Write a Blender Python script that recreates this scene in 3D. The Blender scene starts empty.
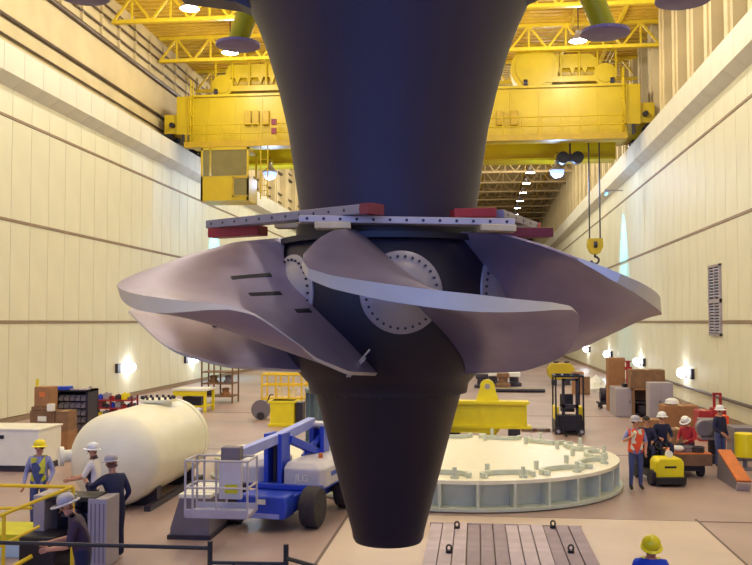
import bpy, math, random
from mathutils import Vector, Matrix
random.seed(7)
PI = math.pi
scene = bpy.context.scene
col = scene.collection

# ---------------------------------------------------------------- camera
CAM = Vector((0.0, 0.0, 4.2))
FPX, YAW, PITCH = 900.0, math.radians(6.334), math.radians(2.513)
cd = bpy.data.cameras.new('camera'); cam = bpy.data.objects.new('camera', cd); col.objects.link(cam)
cd.sensor_width = 36.0; cd.lens = 36.0 * FPX / 752.0; cd.clip_end = 600
cam.location = CAM; cam.rotation_euler = (PI / 2 + PITCH, 0, YAW)
scene.camera = cam

# ---------------------------------------------------------------- world (added blue fill; hall left open behind the camera to let it in)
w = bpy.data.worlds.new('world'); scene.world = w; w.use_nodes = True
bg = w.node_tree.nodes['Background']; bg.inputs[0].default_value = (0.22, 0.36, 1.0, 1); bg.inputs[1].default_value = 2.3

# ---------------------------------------------------------------- exposure
vs = scene.view_settings
vs.view_transform = 'Standard'; vs.look = 'None'; vs.gamma = 1.0; vs.use_curve_mapping = False
vs.exposure = -0.12
LAMP_W = 700.0          # one high-bay lamp
LAMP_COL = (1.0, 0.955, 0.83)

# layout helper: the point of the place seen at (x, y) of the photograph at hall depth Y, or on a level z
_f = Vector((-math.sin(YAW) * math.cos(PITCH), math.cos(YAW) * math.cos(PITCH), math.sin(PITCH)))
_r = Vector((math.cos(YAW), math.sin(YAW), 0)); _u = _r.cross(_f)
def ray(x, y): return _f + _r * ((x - 376) / FPX) - _u * ((y - 282.5) / FPX)
def at(x, y, Y): d = ray(x, y); return CAM + d * (Y / d.y)
def fl(x, y, z=0.0): d = ray(x, y); return CAM + d * ((z - CAM.z) / d.z)

# ---------------------------------------------------------------- materials
def lin(c):
    return tuple(((v / 255) / 12.92 if v <= 10 else ((v / 255 + 0.055) / 1.055) ** 2.4) for v in c)
MATS = {}
def mat(name, c, rough=0.6, metal=0.0, var=0.12, scale=3.0, bump=0.0, emit=None, emit_c=None, c2=None, coat=0.0):
    if name in MATS: return MATS[name]
    m = bpy.data.materials.new(name); m.use_nodes = True; nt = m.node_tree; b = nt.nodes['Principled BSDF']
    L = lin(c)
    b.inputs['Roughness'].default_value = rough; b.inputs['Metallic'].default_value = metal
    if coat: b.inputs['Coat Weight'].default_value = coat
    tc = nt.nodes.new('ShaderNodeTexCoord'); nz = nt.nodes.new('ShaderNodeTexNoise')
    nz.inputs['Scale'].default_value = scale; nz.inputs['Detail'].default_value = 5
    nt.links.new(tc.outputs['Object'], nz.inputs['Vector'])
    cr = nt.nodes.new('ShaderNodeValToRGB')
    A = L if c2 is None else lin(c2)
    cr.color_ramp.elements[0].position = 0.3; cr.color_ramp.elements[1].position = 0.7
    cr.color_ramp.elements[0].color = (*[v * (1 - var) for v in A], 1)
    cr.color_ramp.elements[1].color = (*[min(1, v * (1 + var * .5)) for v in L], 1)
    nt.links.new(nz.outputs['Fac'], cr.inputs['Fac']); nt.links.new(cr.outputs['Color'], b.inputs['Base Color'])
    if bump:
        bp = nt.nodes.new('ShaderNodeBump'); bp.inputs['Strength'].default_value = bump; bp.inputs['Distance'].default_value = 0.02
        nt.links.new(nz.outputs['Fac'], bp.inputs['Height']); nt.links.new(bp.outputs['Normal'], b.inputs['Normal'])
    if emit:
        b.inputs['Emission Color'].default_value = (*(emit_c or (1, 1, 1)), 1); b.inputs['Emission Strength'].default_value = emit
    MATS[name] = m
    return m

WALL = mat('wall_paint', (224, 221, 194), .55, var=.06, scale=.35)
WALLB = mat('wall_back', (165, 158, 138), .7, var=.05)
SEAM = mat('seam_strip', (150, 128, 104), .6)
LEDGE = mat('ledge_paint', (214, 210, 190), .55, var=.06, scale=.5)
UPPER = mat('upper_wall_brick', (204, 186, 142), .7, var=.12, scale=.6)
RIBD = mat('upper_recess', (150, 128, 84), .75, var=.15, scale=.6)
FLOOR = mat('polished_concrete', (178, 154, 148), .36, var=.12, scale=.35, c2=(162, 139, 133))
SLAB = mat('pale_slab', (206, 186, 172), .45, var=.08, scale=.6)
JOINT = mat('floor_joint', (110, 92, 84), .7)
DECKM = mat('roof_deck', (196, 176, 120), .6, var=.1)
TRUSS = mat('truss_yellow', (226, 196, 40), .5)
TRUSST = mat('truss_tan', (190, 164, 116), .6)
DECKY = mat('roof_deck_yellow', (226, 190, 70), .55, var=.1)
CRANE = mat('crane_yellow', (190, 163, 0), .42, var=.1, scale=.8)
CRANED = mat('crane_deep_yellow', (176, 144, 0), .45)
BLACK = mat('black_paint', (24, 20, 30), .45)
DARK = mat('dark_steel', (52, 46, 60), .5, metal=.2)
RAILD = mat('rail_steel', (92, 76, 66), .5, metal=.4)
HUB = mat('hub_navy_paint', (22, 13, 34), .46, var=.2, scale=1.2)
SHAFT = mat('shaft_navy_paint', (36, 20, 52), .5, var=.18, scale=.8)
BLADE = mat('blade_steel', (158, 146, 168), .42, metal=.55, var=.14, scale=1.1, c2=(148, 134, 156))
TIP = mat('blade_tip_steel', (206, 198, 190), .45, metal=.35, var=.06)
TRUN = mat('trunnion_steel', (168, 160, 164), .35, metal=.45, var=.08)
RED = mat('red_paint', (168, 40, 44), .5)
DRED = mat('dark_red_paint', (124, 34, 54), .5)
GBEAM = mat('galvanised_beam', (142, 136, 150), .45, metal=.3)
CBEAM = mat('pale_beam', (196, 182, 178), .5, metal=.1)
WOOD = mat('pale_timber', (222, 198, 150), .65, var=.2, scale=6)
GREENY = mat('leg_yellow_green', (176, 168, 10), .45)
PADP = mat('pad_purple', (128, 110, 150), .5, var=.15, scale=4)
WHITE = mat('white_paint', (236, 234, 222), .4, var=.04)
CREAM = mat('cream_tank', (238, 234, 212), .38, var=.04)
RINGM = mat('ring_pale_green', (206, 212, 196), .45, var=.07)
CARD = mat('cardboard', (158, 112, 74), .75, var=.15, scale=4)
CARD2 = mat('brown_crate', (132, 98, 70), .75, var=.2, scale=4)
GREY = mat('grey_cabinet', (166, 158, 166), .5, var=.06)
MGREY = mat('mid_grey', (120, 112, 122), .5)
BLUE = mat('lift_blue', (40, 70, 200), .38, var=.08)
LBLUE = mat('boom_pale_blue', (150, 160, 236), .4)
HOOD = mat('hood_grey', (200, 196, 208), .45, var=.05)
ALU = mat('aluminium', (190, 186, 194), .4, metal=.5)
RUBBER = mat('tyre_rubber', (52, 46, 54), .8, var=.25, scale=8)
YEL = mat('bright_yellow', (240, 222, 20), .42, var=.05)
SAFETY = mat('rail_yellow', (236, 200, 30), .45)
ORANGE = mat('orange_vest', (240, 84, 40), .6)
ORWOOD = mat('orange_wood', (204, 112, 50), .6, var=.2, scale=5)
TEAL = mat('teal_grey', (104, 124, 132), .5)
PBLUE = mat('pale_blue', (190, 214, 226), .5)
LIMEY = mat('lime_yellow', (204, 200, 20), .5)
MATM = [mat('mat_plank_light', (188, 172, 184), .6, var=.22, scale=3, bump=.3), mat('mat_plank_dark', (146, 128, 142), .6, var=.22, scale=3, bump=.3)]
SKIN = mat('skin', (196, 140, 112), .55); NAVY = mat('navy_cloth', (28, 30, 66), .8, var=.2, scale=14)
DENIM = mat('denim', (70, 80, 128), .8, var=.2, scale=14); WSHIRT = mat('white_shirt', (232, 226, 224), .8)
LSHIRT = mat('pale_blue_shirt', (150, 152, 196), .8); DSHIRT = mat('dark_shirt', (62, 44, 66), .8); BSHIRT = mat('bright_blue_shirt', (30, 70, 190), .8)
RSHIRT = mat('red_shirt', (170, 36, 50), .8); BOOT = mat('boot_leather', (30, 24, 26), .6); HAIR = mat('dark_hair', (46, 34, 30), .7)
HWHITE = mat('helmet_white', (236, 236, 236), .3); HGREY = mat('helmet_grey', (170, 164, 172), .35); HYEL = mat('helmet_yellow', (246, 224, 20), .3)
EYE = mat('eye_dark', (30, 22, 20), .3); CABG = mat('cab_glass', (120, 110, 66), .12, var=.12, scale=1.6)
GLASSD = mat('dark_glass', (60, 62, 70), .12)
LAMPW = mat('lamp_lens', (255, 250, 235), .4, emit=38, emit_c=(1, .93, .78))
LAMPB = mat('lamp_lens_blue', (190, 205, 255), .4, emit=2.0, emit_c=(.22, .36, 1))
LAMPS = mat('sconce_lens', (240, 244, 255), .4, emit=22, emit_c=(.84, .9, 1))
CYANL = mat('tube_lens_cyan', (180, 240, 255), .4, emit=5, emit_c=(.1, .7, 1))
STRIPE = mat('vest_stripe', (226, 226, 200), .5)

# ---------------------------------------------------------------- mesh builder
class MB:
    def __init__(s): s.v = []; s.f = []; s.mi = []; s.cur = 0
    def add(s, vs_, fs):
        o = len(s.v); s.v += [Vector(p) for p in vs_]
        for f in fs: s.f.append([i + o for i in f]); s.mi.append(s.cur)
        return s
    def box(s, c, d, rz=0, M=None, taper=1.0):
        x, y, z = d[0] / 2, d[1] / 2, d[2] / 2; t = taper
        p = [(-x, -y, -z), (x, -y, -z), (x, y, -z), (-x, y, -z), (-x * t, -y * t, z), (x * t, -y * t, z), (x * t, y * t, z), (-x * t, y * t, z)]
        R = M if M is not None else Matrix.Rotation(rz, 3, 'Z')
        c = Vector(c)
        return s.add([c + R @ Vector(q) for q in p], [(0, 3, 2, 1), (4, 5, 6, 7), (0, 1, 5, 4), (1, 2, 6, 5), (2, 3, 7, 6), (3, 0, 4, 7)])
    def bb(s, a, b):
        a, b = Vector(a), Vector(b); return s.box((a + b) / 2, [abs(k) for k in (b - a)])
    def bar(s, a, b, wd, ht, up=(0, 0, 1)):           # rectangular bar from a to b
        a, b = Vector(a), Vector(b); d = b - a; L = d.length; d.normalize()
        upv = Vector(up); sd = d.cross(upv)
        if sd.length < 1e-4: sd = d.cross(Vector((1, 0, 0)))
        sd.normalize(); un = sd.cross(d)
        M = Matrix((d, sd, un)).transposed()
        return s.box((a + b) / 2, (L, wd, ht), M=M)
    def cyl(s, a, b, r0, r1=None, n=12, cap=True):
        a, b = Vector(a), Vector(b); r1 = r0 if r1 is None else r1
        d = (b - a).normalized(); x = d.cross(Vector((0, 0, 1)))
        if x.length < 1e-4: x = Vector((1, 0, 0))
        x.normalize(); y = d.cross(x)
        P = []
        for c, r in ((a, r0), (b, r1)):
            for i in range(n):
                t = 2 * PI * i / n; P.append(c + x * (r * math.cos(t)) + y * (r * math.sin(t)))
        F = [(i, (i + 1) % n, n + (i + 1) % n, n + i) for i in range(n)]
        if cap: F += [tuple(range(n - 1, -1, -1)), tuple(range(n, 2 * n))]
        return s.add(P, F)
    def tube(s, pts, r, n=6):
        for a, b in zip(pts[:-1], pts[1:]): s.cyl(a, b, r, n=n)
        return s
    def lathe(s, prof, n=32, o=(0, 0, 0), M=None):     # (radius, height) profile, axis z (or M)
        o = Vector(o); R = M if M is not None else Matrix.Identity(3); P = []; k = len(prof)
        for r, z in prof:
            for i in range(n):
                t = 2 * PI * i / n; P.append(o + R @ Vector((r * math.cos(t), r * math.sin(t), z)))
        F = []
        for j in range(k - 1):
            for i in range(n): F.append((j * n + i, j * n + (i + 1) % n, (j + 1) * n + (i + 1) % n, (j + 1) * n + i))
        F.append(tuple(range(n - 1, -1, -1))); F.append(tuple(range((k - 1) * n, k * n)))
        return s.add(P, F)
    def prism(s, poly, a, b, M=None, o=(0, 0, 0)):      # poly in (x, z), extruded along y from a to b
        R = M if M is not None else Matrix.Identity(3); o = Vector(o); n = len(poly)
        P = [o + R @ Vector((x, a, z)) for x, z in poly] + [o + R @ Vector((x, b, z)) for x, z in poly]
        F = [(i, (i + 1) % n, n + (i + 1) % n, n + i) for i in range(n)] + [tuple(range(n - 1, -1, -1)), tuple(range(n, 2 * n))]
        return s.add(P, F)
    def ico(s, c, r, n=10, m=6, sq=(1, 1, 1)):
        c = Vector(c); prof = [(math.sin(PI * j / m), -math.cos(PI * j / m)) for j in range(m + 1)]
        P = []; F = []
        for q, z in prof:
            for i in range(n):
                t = 2 * PI * i / n; P.append(c + Vector((r * max(q, 1e-3) * math.cos(t) * sq[0], r * max(q, 1e-3) * math.sin(t) * sq[1], r * z * sq[2])))
        for j in range(m):
            for i in range(n): F.append((j * n + i, j * n + (i + 1) % n, (j + 1) * n + (i + 1) % n, (j + 1) * n + i))
        return s.add(P, F)
    def build(s, name, m, parent=None, world=False, smooth=40, bevel=0, kind=None, label=None):
        me = bpy.data.meshes.new(name); vsx = s.v; o = bpy.data.objects.new(name, me); col.objects.link(o)
        if parent is not None:
            o.parent = parent
            if world:
                inv = wmat(parent).inverted(); vsx = [inv @ p for p in vsx]
        else:
            lo = Vector((min(p.x for p in vsx), min(p.y for p in vsx), min(p.z for p in vsx))); hi = Vector((max(p.x for p in vsx), max(p.y for p in vsx), max(p.z for p in vsx)))
            c = Vector(((lo.x + hi.x) / 2, (lo.y + hi.y) / 2, lo.z)); o.location = c; vsx = [p - c for p in vsx]
        me.from_pydata([tuple(p) for p in vsx], [], s.f)
        ms = m if isinstance(m, (list, tuple)) else [m]
        for k in ms: me.materials.append(k)
        if len(ms) > 1: me.polygons.foreach_set('material_index', s.mi)
        me.update()
        if smooth:
            me.polygons.foreach_set('use_smooth', [True] * len(me.polygons)); me.set_sharp_from_angle(angle=math.radians(smooth))
        if bevel:
            b = o.modifiers.new('bevel', 'BEVEL'); b.width = bevel; b.segments = 2; b.limit_method = 'ANGLE'
        if kind: o['kind'] = kind
        if label: o['label'] = label
        return o
def wmat(o):
    M = o.matrix_basis.copy()
    if o.parent: M = wmat(o.parent) @ M
    return M
def thing(name, label, cat, loc=(0, 0, 0), rz=0, group=None):
    o = bpy.data.objects.new(name, None); col.objects.link(o); o.empty_display_size = .2
    o.location = loc; o.rotation_euler = (0, 0, rz); o['label'] = label; o['category'] = cat
    if group: o['group'] = group
    return o
def tag(o, label, cat, group=None):
    o['label'] = label; o['category'] = cat
    if group: o['group'] = group
    return o
def struct(o, label=None):
    o['kind'] = 'structure'
    if label: o['label'] = label
    return o
def piece(name, me, parent, loc=(0, 0, 0), rz=0):      # another object sharing mesh data
    o = bpy.data.objects.new(name, me); col.objects.link(o); o.parent = parent; o.location = loc; o.rotation_euler = (0, 0, rz)
    return o
def copy_tree(o, parent=None):
    c = o.copy(); col.objects.link(c); c.parent = parent
    for ch in list(o.children): copy_tree(ch, c)
    return c

# ================================================================ THE HALL
XL, XR, Y0, Y1 = -19.3, 10.4, -14.0, 200.0
ZT, ZK, ZB, ZLED, ZROOF = 0, 13.95, 14.35, 15.5, 22.3
P_LED = 0.5
struct(MB().bb((XL - 2, Y0, -0.3), (XR + 2, Y1, 0)).build('floor', FLOOR), 'tan polished concrete floor of the long hall')
fslab = MB().bb((-2.75, 12.2, -.01), (4.6, 19.75, .012)).build('trim_1', SLAB); struct(fslab, 'pale rectangular concrete slab set into the tan floor')
fj = struct(MB().bb((-2.82, 12.2, -.01), (-2.75, 23, .006)).bb((4.6, 12.2, -.01), (4.66, 20, .006)).bb((-2.8, 19.75, -.01), (10, 19.82, .006)).bb((-18, 29.2, -.01), (10, 29.26, .005)).bb((-18, 41, -.01), (10, 41.08, .005)).build('trim_2', JOINT), 'dark joints between the floor slabs')

def wall(side):
    X = XL if side < 0 else XR; nm = 'wall_left' if side < 0 else 'wall_right'
    o = MB(); xo = X + side * .5
    o.bb((X + side * .05, Y0, 0), (xo, Y1, ZLED)).bb((X + side * .9, Y0, ZLED - .2), (X + side * 1.3, Y1, ZROOF + .3))
    root = o.build(nm, WALLB); struct(root, 'cream panelled wall with a sloping crane ledge')
    # joint pattern beyond the built panels: long panels from one loop
    pw = 1.65; rows = [(0.25, 4.13), (4.27, 8.38), (8.52, 12.68), (12.82, 13.95)]
    base = wmat(root).inverted()
    meshes = {}
    y = 24.0
    while y < 64:
        for k, (a, b) in enumerate(rows):
            if k not in meshes:
                q = MB().box((0, 0, 0), (.05, pw - .035, b - a)); p = q.build('panel', WALL, root, smooth=0); meshes[k] = p.data
            else: p = piece('panel', meshes[k], root)
            p.location = base @ Vector((X + side * .025, y + pw / 2, (a + b) / 2))
        y += pw
    for a, b in rows:      # far and near runs, too fine to tell apart
        q = MB().bb((X, Y0, a), (X + side * .05, 24 - .03, b)); yy = y
        while yy < Y1: q.bb((X, yy, a), (X + side * .05, min(yy + pw * 2 - .05, Y1), b)); yy += pw * 2
        q.build('panel_run', WALL, root, world=True, smooth=0, kind='stuff')
    for z in (4.2, 8.45, 12.75):
        MB().bb((X - side * .03, Y0, z - .055), (X + side * .05, Y1, z + .055)).build('seam_strip', SEAM, root, world=True, smooth=0)
    MB().bb((X - side * .03, Y0, 0), (X + side * .05, Y1, .22)).build('base_strip', SEAM, root, world=True, smooth=0)
    # ledge: segments with joints
    yy = 24.0; me = None
    def led(a, b):
        s_ = side
        poly = [(X + s_ * .05, ZK), (X - s_ * P_LED, ZB), (X - s_ * P_LED, ZLED), (X + s_ * 1.0, ZLED), (X + s_ * 1.0, ZLED - .3), (X + s_ * .05, ZK + .3)]
        return MB().prism(poly, a, b)
    while yy < 64:
        if me is None:
            p = led(0, pw - .03).build('ledge_panel', LEDGE, root, smooth=0); me = p.data
        else: p = piece('ledge_panel', me, root)
        p.location = base @ Vector((0, yy, 0))
        yy += pw
    led(Y0, 24 - .03).build('ledge_run', LEDGE, root, world=True, smooth=0)
    led(yy, Y1).build('ledge_run', LEDGE, root, world=True, smooth=0)
    # crane rail on the ledge
    rl = MB().bb((X + side * .0, Y0, ZLED), (X + side * .12, Y1, ZLED + .28)).bb((X - side * .1, Y0, ZLED), (X + side * .22, Y1, ZLED + .06))
    rl.build('crane_rail', RAILD, root, world=True, smooth=0)
    return root
WL = wall(-1); WR = wall(1)
# upper left wall: flat bright wall with horizontal conduits
MB().bb((XL - .9, Y0, ZLED), (XL - .8, 70, 19.45)).build('upper_panel', UPPER, WL, world=True, smooth=0)
for z, r in ((17.35, .09), (16.5, .05), (19.5, .14), (20.2, .06), (20.9, .06), (21.5, .06)):
    MB().cyl((XL - .7, Y0, z), (XL - .7, Y1, z), r, n=8).build('conduit', RAILD, WL, world=True)
q = MB()
for k in range(30): q.bb((XL - .85, 10 + k * 2.4, 19.6), (XL - .66, 10.08 + k * 2.4, 21.9))
q.build('conduit_bracket', UPPER, WL, world=True, smooth=0, kind='stuff')
MB().bb((XL - .9, Y0, 19.5), (XL - .82, Y1, ZROOF)).build('upper_panel', UPPER, WL, world=True, smooth=0)
MB().bb((XL - .9, 70, ZLED), (XL - .82, Y1, 19.45)).build('upper_panel', UPPER, WL, world=True, smooth=0)
# pilasters of the upper walls
me = None; inv = wmat(WR).inverted()
MB().bb((XR + .82, Y0, ZLED), (XR + .9, Y1, ZROOF)).build('upper_panel', RIBD, WR, world=True, smooth=0)
for k in range(44):
    y = 22 + 3.4 * k
    if me is None:
        p = MB().box((0, 0, 0), (.55, 1.35, ZROOF - ZLED)).box((-.32, 0, 0), (.1, .5, ZROOF - ZLED)).build('pilaster', UPPER, WR, smooth=0); me = p.data
    else: p = piece('pilaster', me, WR)
    p.location = inv @ Vector((XR + .55, y, (ZLED + ZROOF) / 2))
inv = wmat(WL).inverted()
for k in range(22):
    p = piece('pilaster', me, WL, rz=PI); p.location = inv @ Vector((XL - .55, 72 + 5 * k, (ZLED + ZROOF) / 2))
struct(MB().bb((XL - 2, Y1, 0), (XR + 2, Y1 + .4, ZROOF + .3)).build('wall_back', WALLB), 'distant end wall of the hall')

# roof deck with ribs and yellow trusses
ceil = MB().bb((XL - 2, Y0, ZROOF + .15), (XR + 2, Y1, ZROOF + .3)).build('ceiling', DECKM); struct(ceil, 'corrugated roof deck carried by yellow trusses')
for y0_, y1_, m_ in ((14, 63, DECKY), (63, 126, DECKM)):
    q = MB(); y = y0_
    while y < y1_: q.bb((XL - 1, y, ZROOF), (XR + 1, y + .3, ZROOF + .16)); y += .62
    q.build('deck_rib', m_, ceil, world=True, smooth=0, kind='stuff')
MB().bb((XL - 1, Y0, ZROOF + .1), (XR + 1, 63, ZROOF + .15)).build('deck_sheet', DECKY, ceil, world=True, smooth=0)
tm = None; inv = wmat(ceil).inverted()
def truss_mesh():
    t = MB(); zt, zb = ZROOF - .12, 20.75; x0, x1 = XL - .6, XR + .6
    t.bb((x0, -.14, zt - .1), (x1, .14, zt + .1)).bb((x0, -.14, zb - .1), (x1, .14, zb + .1))
    n = 14; L = (x1 - x0) / n
    for i in range(n):
        a = x0 + i * L
        t.bar((a, 0, zb), (a + L / 2, 0, zt), .12, .12).bar((a + L / 2, 0, zt), (a + L, 0, zb), .12, .12).bar((a + L / 2, 0, zb), (a + L / 2, 0, zt), .1, .1)
    return t
for k in range(20):
    if tm is None:
        p = truss_mesh().build('roof_truss', TRUSS, ceil, smooth=0); tm = p.data
    else: p = piece('roof_truss', tm, ceil)
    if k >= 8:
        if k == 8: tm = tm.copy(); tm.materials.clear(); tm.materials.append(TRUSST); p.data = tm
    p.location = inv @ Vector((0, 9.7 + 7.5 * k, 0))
q = MB()
for x in (-14.3, -9.3, -4.3, .8, 5.8, 8.6): q.bb((x - .09, Y0, ZROOF - .28), (x + .09, Y1, ZROOF - .02))
q.build('purlin', TRUSS, ceil, world=True, smooth=0)

# high-bay lamps in three rows
def highbay():
    r = thing('high_bay_lamp', '', 'lamp', (0, 0, 0))
    MB().lathe([(.12, .62), (.16, .6), (.18, .35), (.3, .3), (.5, .02), (.52, 0), (.48, .0), (.3, .22)], 16).build('reflector', ALU, r)
    MB().cyl((0, 0, .6), (0, 0, 2.1), .03, n=6).build('stem', DARK, r)
    MB().lathe([(.02, .0), (.44, .01), (.44, .05), (.02, .06)], 16).build('lens', LAMPW, r)
    return r
def lamp_light(parent, loc, kind, energy, color, size, **kw):
    ld = bpy.data.lights.new('lamp_light', kind); ld.energy = energy; ld.color = color
    if kind == 'AREA': ld.shape = 'DISK'; ld.size = size
    else: ld.shadow_soft_size = size
    for k, v in kw.items(): setattr(ld, k, v)
    lo = bpy.data.objects.new('lamp_light', ld); col.objects.link(lo); lo.parent = parent; lo.location = loc
    return lo
hb = highbay(); first = True; lamps = []
ORD = 'first second third fourth fifth sixth seventh eighth ninth tenth eleventh twelfth thirteenth fourteenth fifteenth sixteenth seventeenth eighteenth nineteenth twentieth twenty-first'.split()
rows = ((5.8, 'right-hand'), (-4.3, 'middle'), (-14.3, 'left-hand'))
for rx, rn in rows:
    for k in range(21 if rx > 0 else 13):
        y = 6 + 7.5 * k
        o = hb if first else copy_tree(hb); first = False
        o.location = (rx, y, 20.0)
        o['label'] = 'high-bay ceiling lamp in the %s row, %s from the camera' % (rn, ORD[k]); o['group'] = 'high-bay lamps of the %s row' % rn
        if k < 13: lamps.append(o)
for o in lamps: lamp_light(o, (0, 0, -.35), 'POINT', LAMP_W, LAMP_COL, .3)
# wall sconces low on both walls
def sconce(side, y, lab):
    X = XL if side < 0 else XR
    r = thing('wall_lamp', lab, 'lamp', (X - side * .0, y, 1.45), 0, 'round wall lamps along the hall')
    MB().box((-side * .05, 0, .2), (.1, .4, .44)).build('backplate', GREY, r)
    MB().ico((-side * .2, 0, .22), .26, 12, 8).build('globe', LAMPS, r)
    MB().box((-side * .08, -1.6, .25), (.16, .4, .5)).build('switch_box', DARK, r)
    lamp_light(r, (-side * .55, 0, .22), 'POINT', 40, (.85, .9, 1), .2)
for i, y in enumerate((46.5, 59.0, 72.5, 86.0)):
    sconce(1, y, 'glowing round lamp on the right wall, %s from the camera' % ('nearest', 'second', 'third', 'farthest')[i])
for i, y in enumerate((48.5, 60.0)):
    sconce(-1, y, 'glowing round lamp on the left wall, %s the camera' % ('nearer', 'farther from')[i] if i else 'glowing round lamp on the left wall above the red shelves')
# cyan tube lamps under the ledges
for side, nm in ((-1, 'left'), (1, 'right')):
    X = XL if side < 0 else XR
    r = thing('tube_lamp', 'cyan tube lamp under the ledge of the %s wall' % nm, 'lamp', (X - side * .25, 65, 13.2))
    MB().box((-side * .9, 0, .25), (.3, .4, .25)).box((-side * .3, 0, .32), (1.1, .08, .08)).build('housing', GREY, r)
    MB().cyl((-side * .9, -.3, .08), (-side * .9, .3, .08), .07, n=8).build('tube', CYANL, r)
    lamp_light(r, (-side * .9, 0, -.1), 'SPOT', 9000, (.05, .62, 1), .3, spot_size=.95, spot_blend=1).rotation_euler = (0, -side * .2, 0)
# wall louvre on the right wall
r = thing('wall_louvre', 'tall dark slatted vent on the right wall above the boxes', 'vent', (XR, 40.6, 3.6))
MB().bb((-.1, -.95, 0), (0, .95, .1)).bb((-.1, -.95, 3), (0, .95, 3.1)).bb((-.1, -.95, 0), (0, -.8, 3.1)).bb((-.1, .8, 0), (0, .95, 3.1)).bb((-.12, -.95, 1.42), (0, .95, 1.6)).bb((-.1, -.06, 0), (0, .06, 3.1)).build('frame', GREY, r, smooth=0)
MB().bb((-.03, -.85, .05), (0, .85, 3.05)).build('backing', DARK, r, smooth=0)
me = None
for k in range(22):
    z = .16 + k * .13
    if 1.35 < z < 1.62: continue
    if me is None: p = MB().box((0, 0, 0), (.05, 1.6, .07), M=Matrix.Rotation(.6, 3, 'Y')).build('slat', MGREY, r, smooth=0); me = p.data
    else: p = piece('slat', me, r)
    p.location = (-.06, 0, z)

# ================================================================ THE TURBINE
AX, AY, ZC, RS = -1.141, 11.7, 4.5, 1.5
tr = thing('turbine_runner', 'huge dark navy turbine runner with six steel blades hanging nose-down', 'turbine', (AX, AY, 1.38))
def W(*a): return Vector(a)
# hub: sphere body, upper cover flange
prof = [(1.02, 3.3)]
for k in range(0, 21):
    z = 3.42 + (5.18 - 3.42) * k / 20; prof.append((math.sqrt(RS * RS - (z - ZC) ** 2), z))
prof += [(1.42, 5.18), (1.42, 5.25), (1.2, 5.25), (1.2, 5.42)]
MB().lathe(prof, 72, (AX, AY, 0)).build('hub', HUB, tr, world=True)
nc = MB().lathe([(.36, 1.40), (.43, 1.385), (.455, 1.43), (.47, 1.52), (.935, 3.26), (.99, 3.36), (1.0, 3.40)], 64, (AX, AY, 0)).build('nose_cone', HUB, tr, world=True)
q = MB()
for k in range(40):
    t = 2 * PI * k / 40; q.cyl((AX + .95 * math.cos(t), AY + .95 * math.sin(t), 3.3), (AX + 1.005 * math.cos(t), AY + 1.005 * math.sin(t), 3.33), .022, n=6)
q.build('bolt_ring', HUB, nc, world=True, kind='stuff')
# shaft flaring up to a wide flange
sp = [(1.15, 5.38), (1.16, 5.7), (1.23, 6.18), (1.31, 6.7), (1.43, 7.22), (1.585, 7.74), (1.72, 8.1), (1.86, 8.4), (2.0, 8.7), (2.05, 8.95), (1.2, 9.0)]
MB().lathe(sp, 72, (AX, AY, 0)).build('shaft', SHAFT, tr, world=True)
for sx, L in ((-1, 2.75), (1, 2.4)):
    MB().prism([(AX + sx * 1.5, 8.15), (AX + sx * 1.95, 8.36), (AX + sx * L, 8.5), (AX + sx * L, 8.8), (AX + sx * 1.5, 8.8)], AY - .45, AY - .05).build('spider_arm', SHAFT, tr, world=True, smooth=0)
# blades
def ip(x, xs, ys):
    if x <= xs[0]: return ys[0]
    for a, b, c, d in zip(xs[:-1], xs[1:], ys[:-1], ys[1:]):
        if x <= b:
            t = (x - a) / (b - a); return c + (d - c) * t
    return ys[-1]
def sm(x, xs, ys, h=.12): return (ip(x - h, xs, ys) + 2 * ip(x, xs, ys) + ip(x + h, xs, ys)) / 4
ZH = ([1.3, 2.0, 2.5, 3.0, 3.25, 3.4], [5.28, 5.2, 5.05, 4.85, 4.77, 4.69])
ZL = ([1.1, 2.1, 2.7, 3.0, 3.2, 3.4], [3.58, 3.65, 3.82, 4.02, 4.22, 4.42])
ZM = ([1.4, 2.0, 2.7, 3.4], [4.60, 4.55, 4.48, 4.43])
TH = ([1.2, 2.4, 3.0, 3.4], [-24, -23.5, -22.5, -24]); TL = ([1.1, 2.1, 2.7, 3.0, 3.4], [48, 42, 38, 36, 33])
def bl_pt(u, s):
    ro = ip(u, [0, .03, .08, .16, .8, .88, .94, 1.0], [2.95, 3.16, 3.33, 3.4, 3.4, 3.36, 3.24, 2.9])
    z0 = ip(u, [0, .4, 1], [5.26, 4.6, 3.56]); ri = math.sqrt(RS * RS - (z0 - ZC) ** 2) + .012
    r = ri + (ro - ri) * s
    zh, zm, zl = sm(r, *ZH), sm(r, *ZM), sm(r, *ZL)
    # quadratic through (0,zh) (.4,zm) (1,zl)
    c = zh; a = ((zl - c) - (zm - c) / .4) / (1 - .4); b = (zl - c) - a
    z = a * u * u + b * u + c
    th = math.radians(ip(r, *TH) + u * (sm(r, *TL) - ip(r, *TH)))
    return Vector((r * math.sin(th), -r * math.cos(th), z - ZC))
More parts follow.
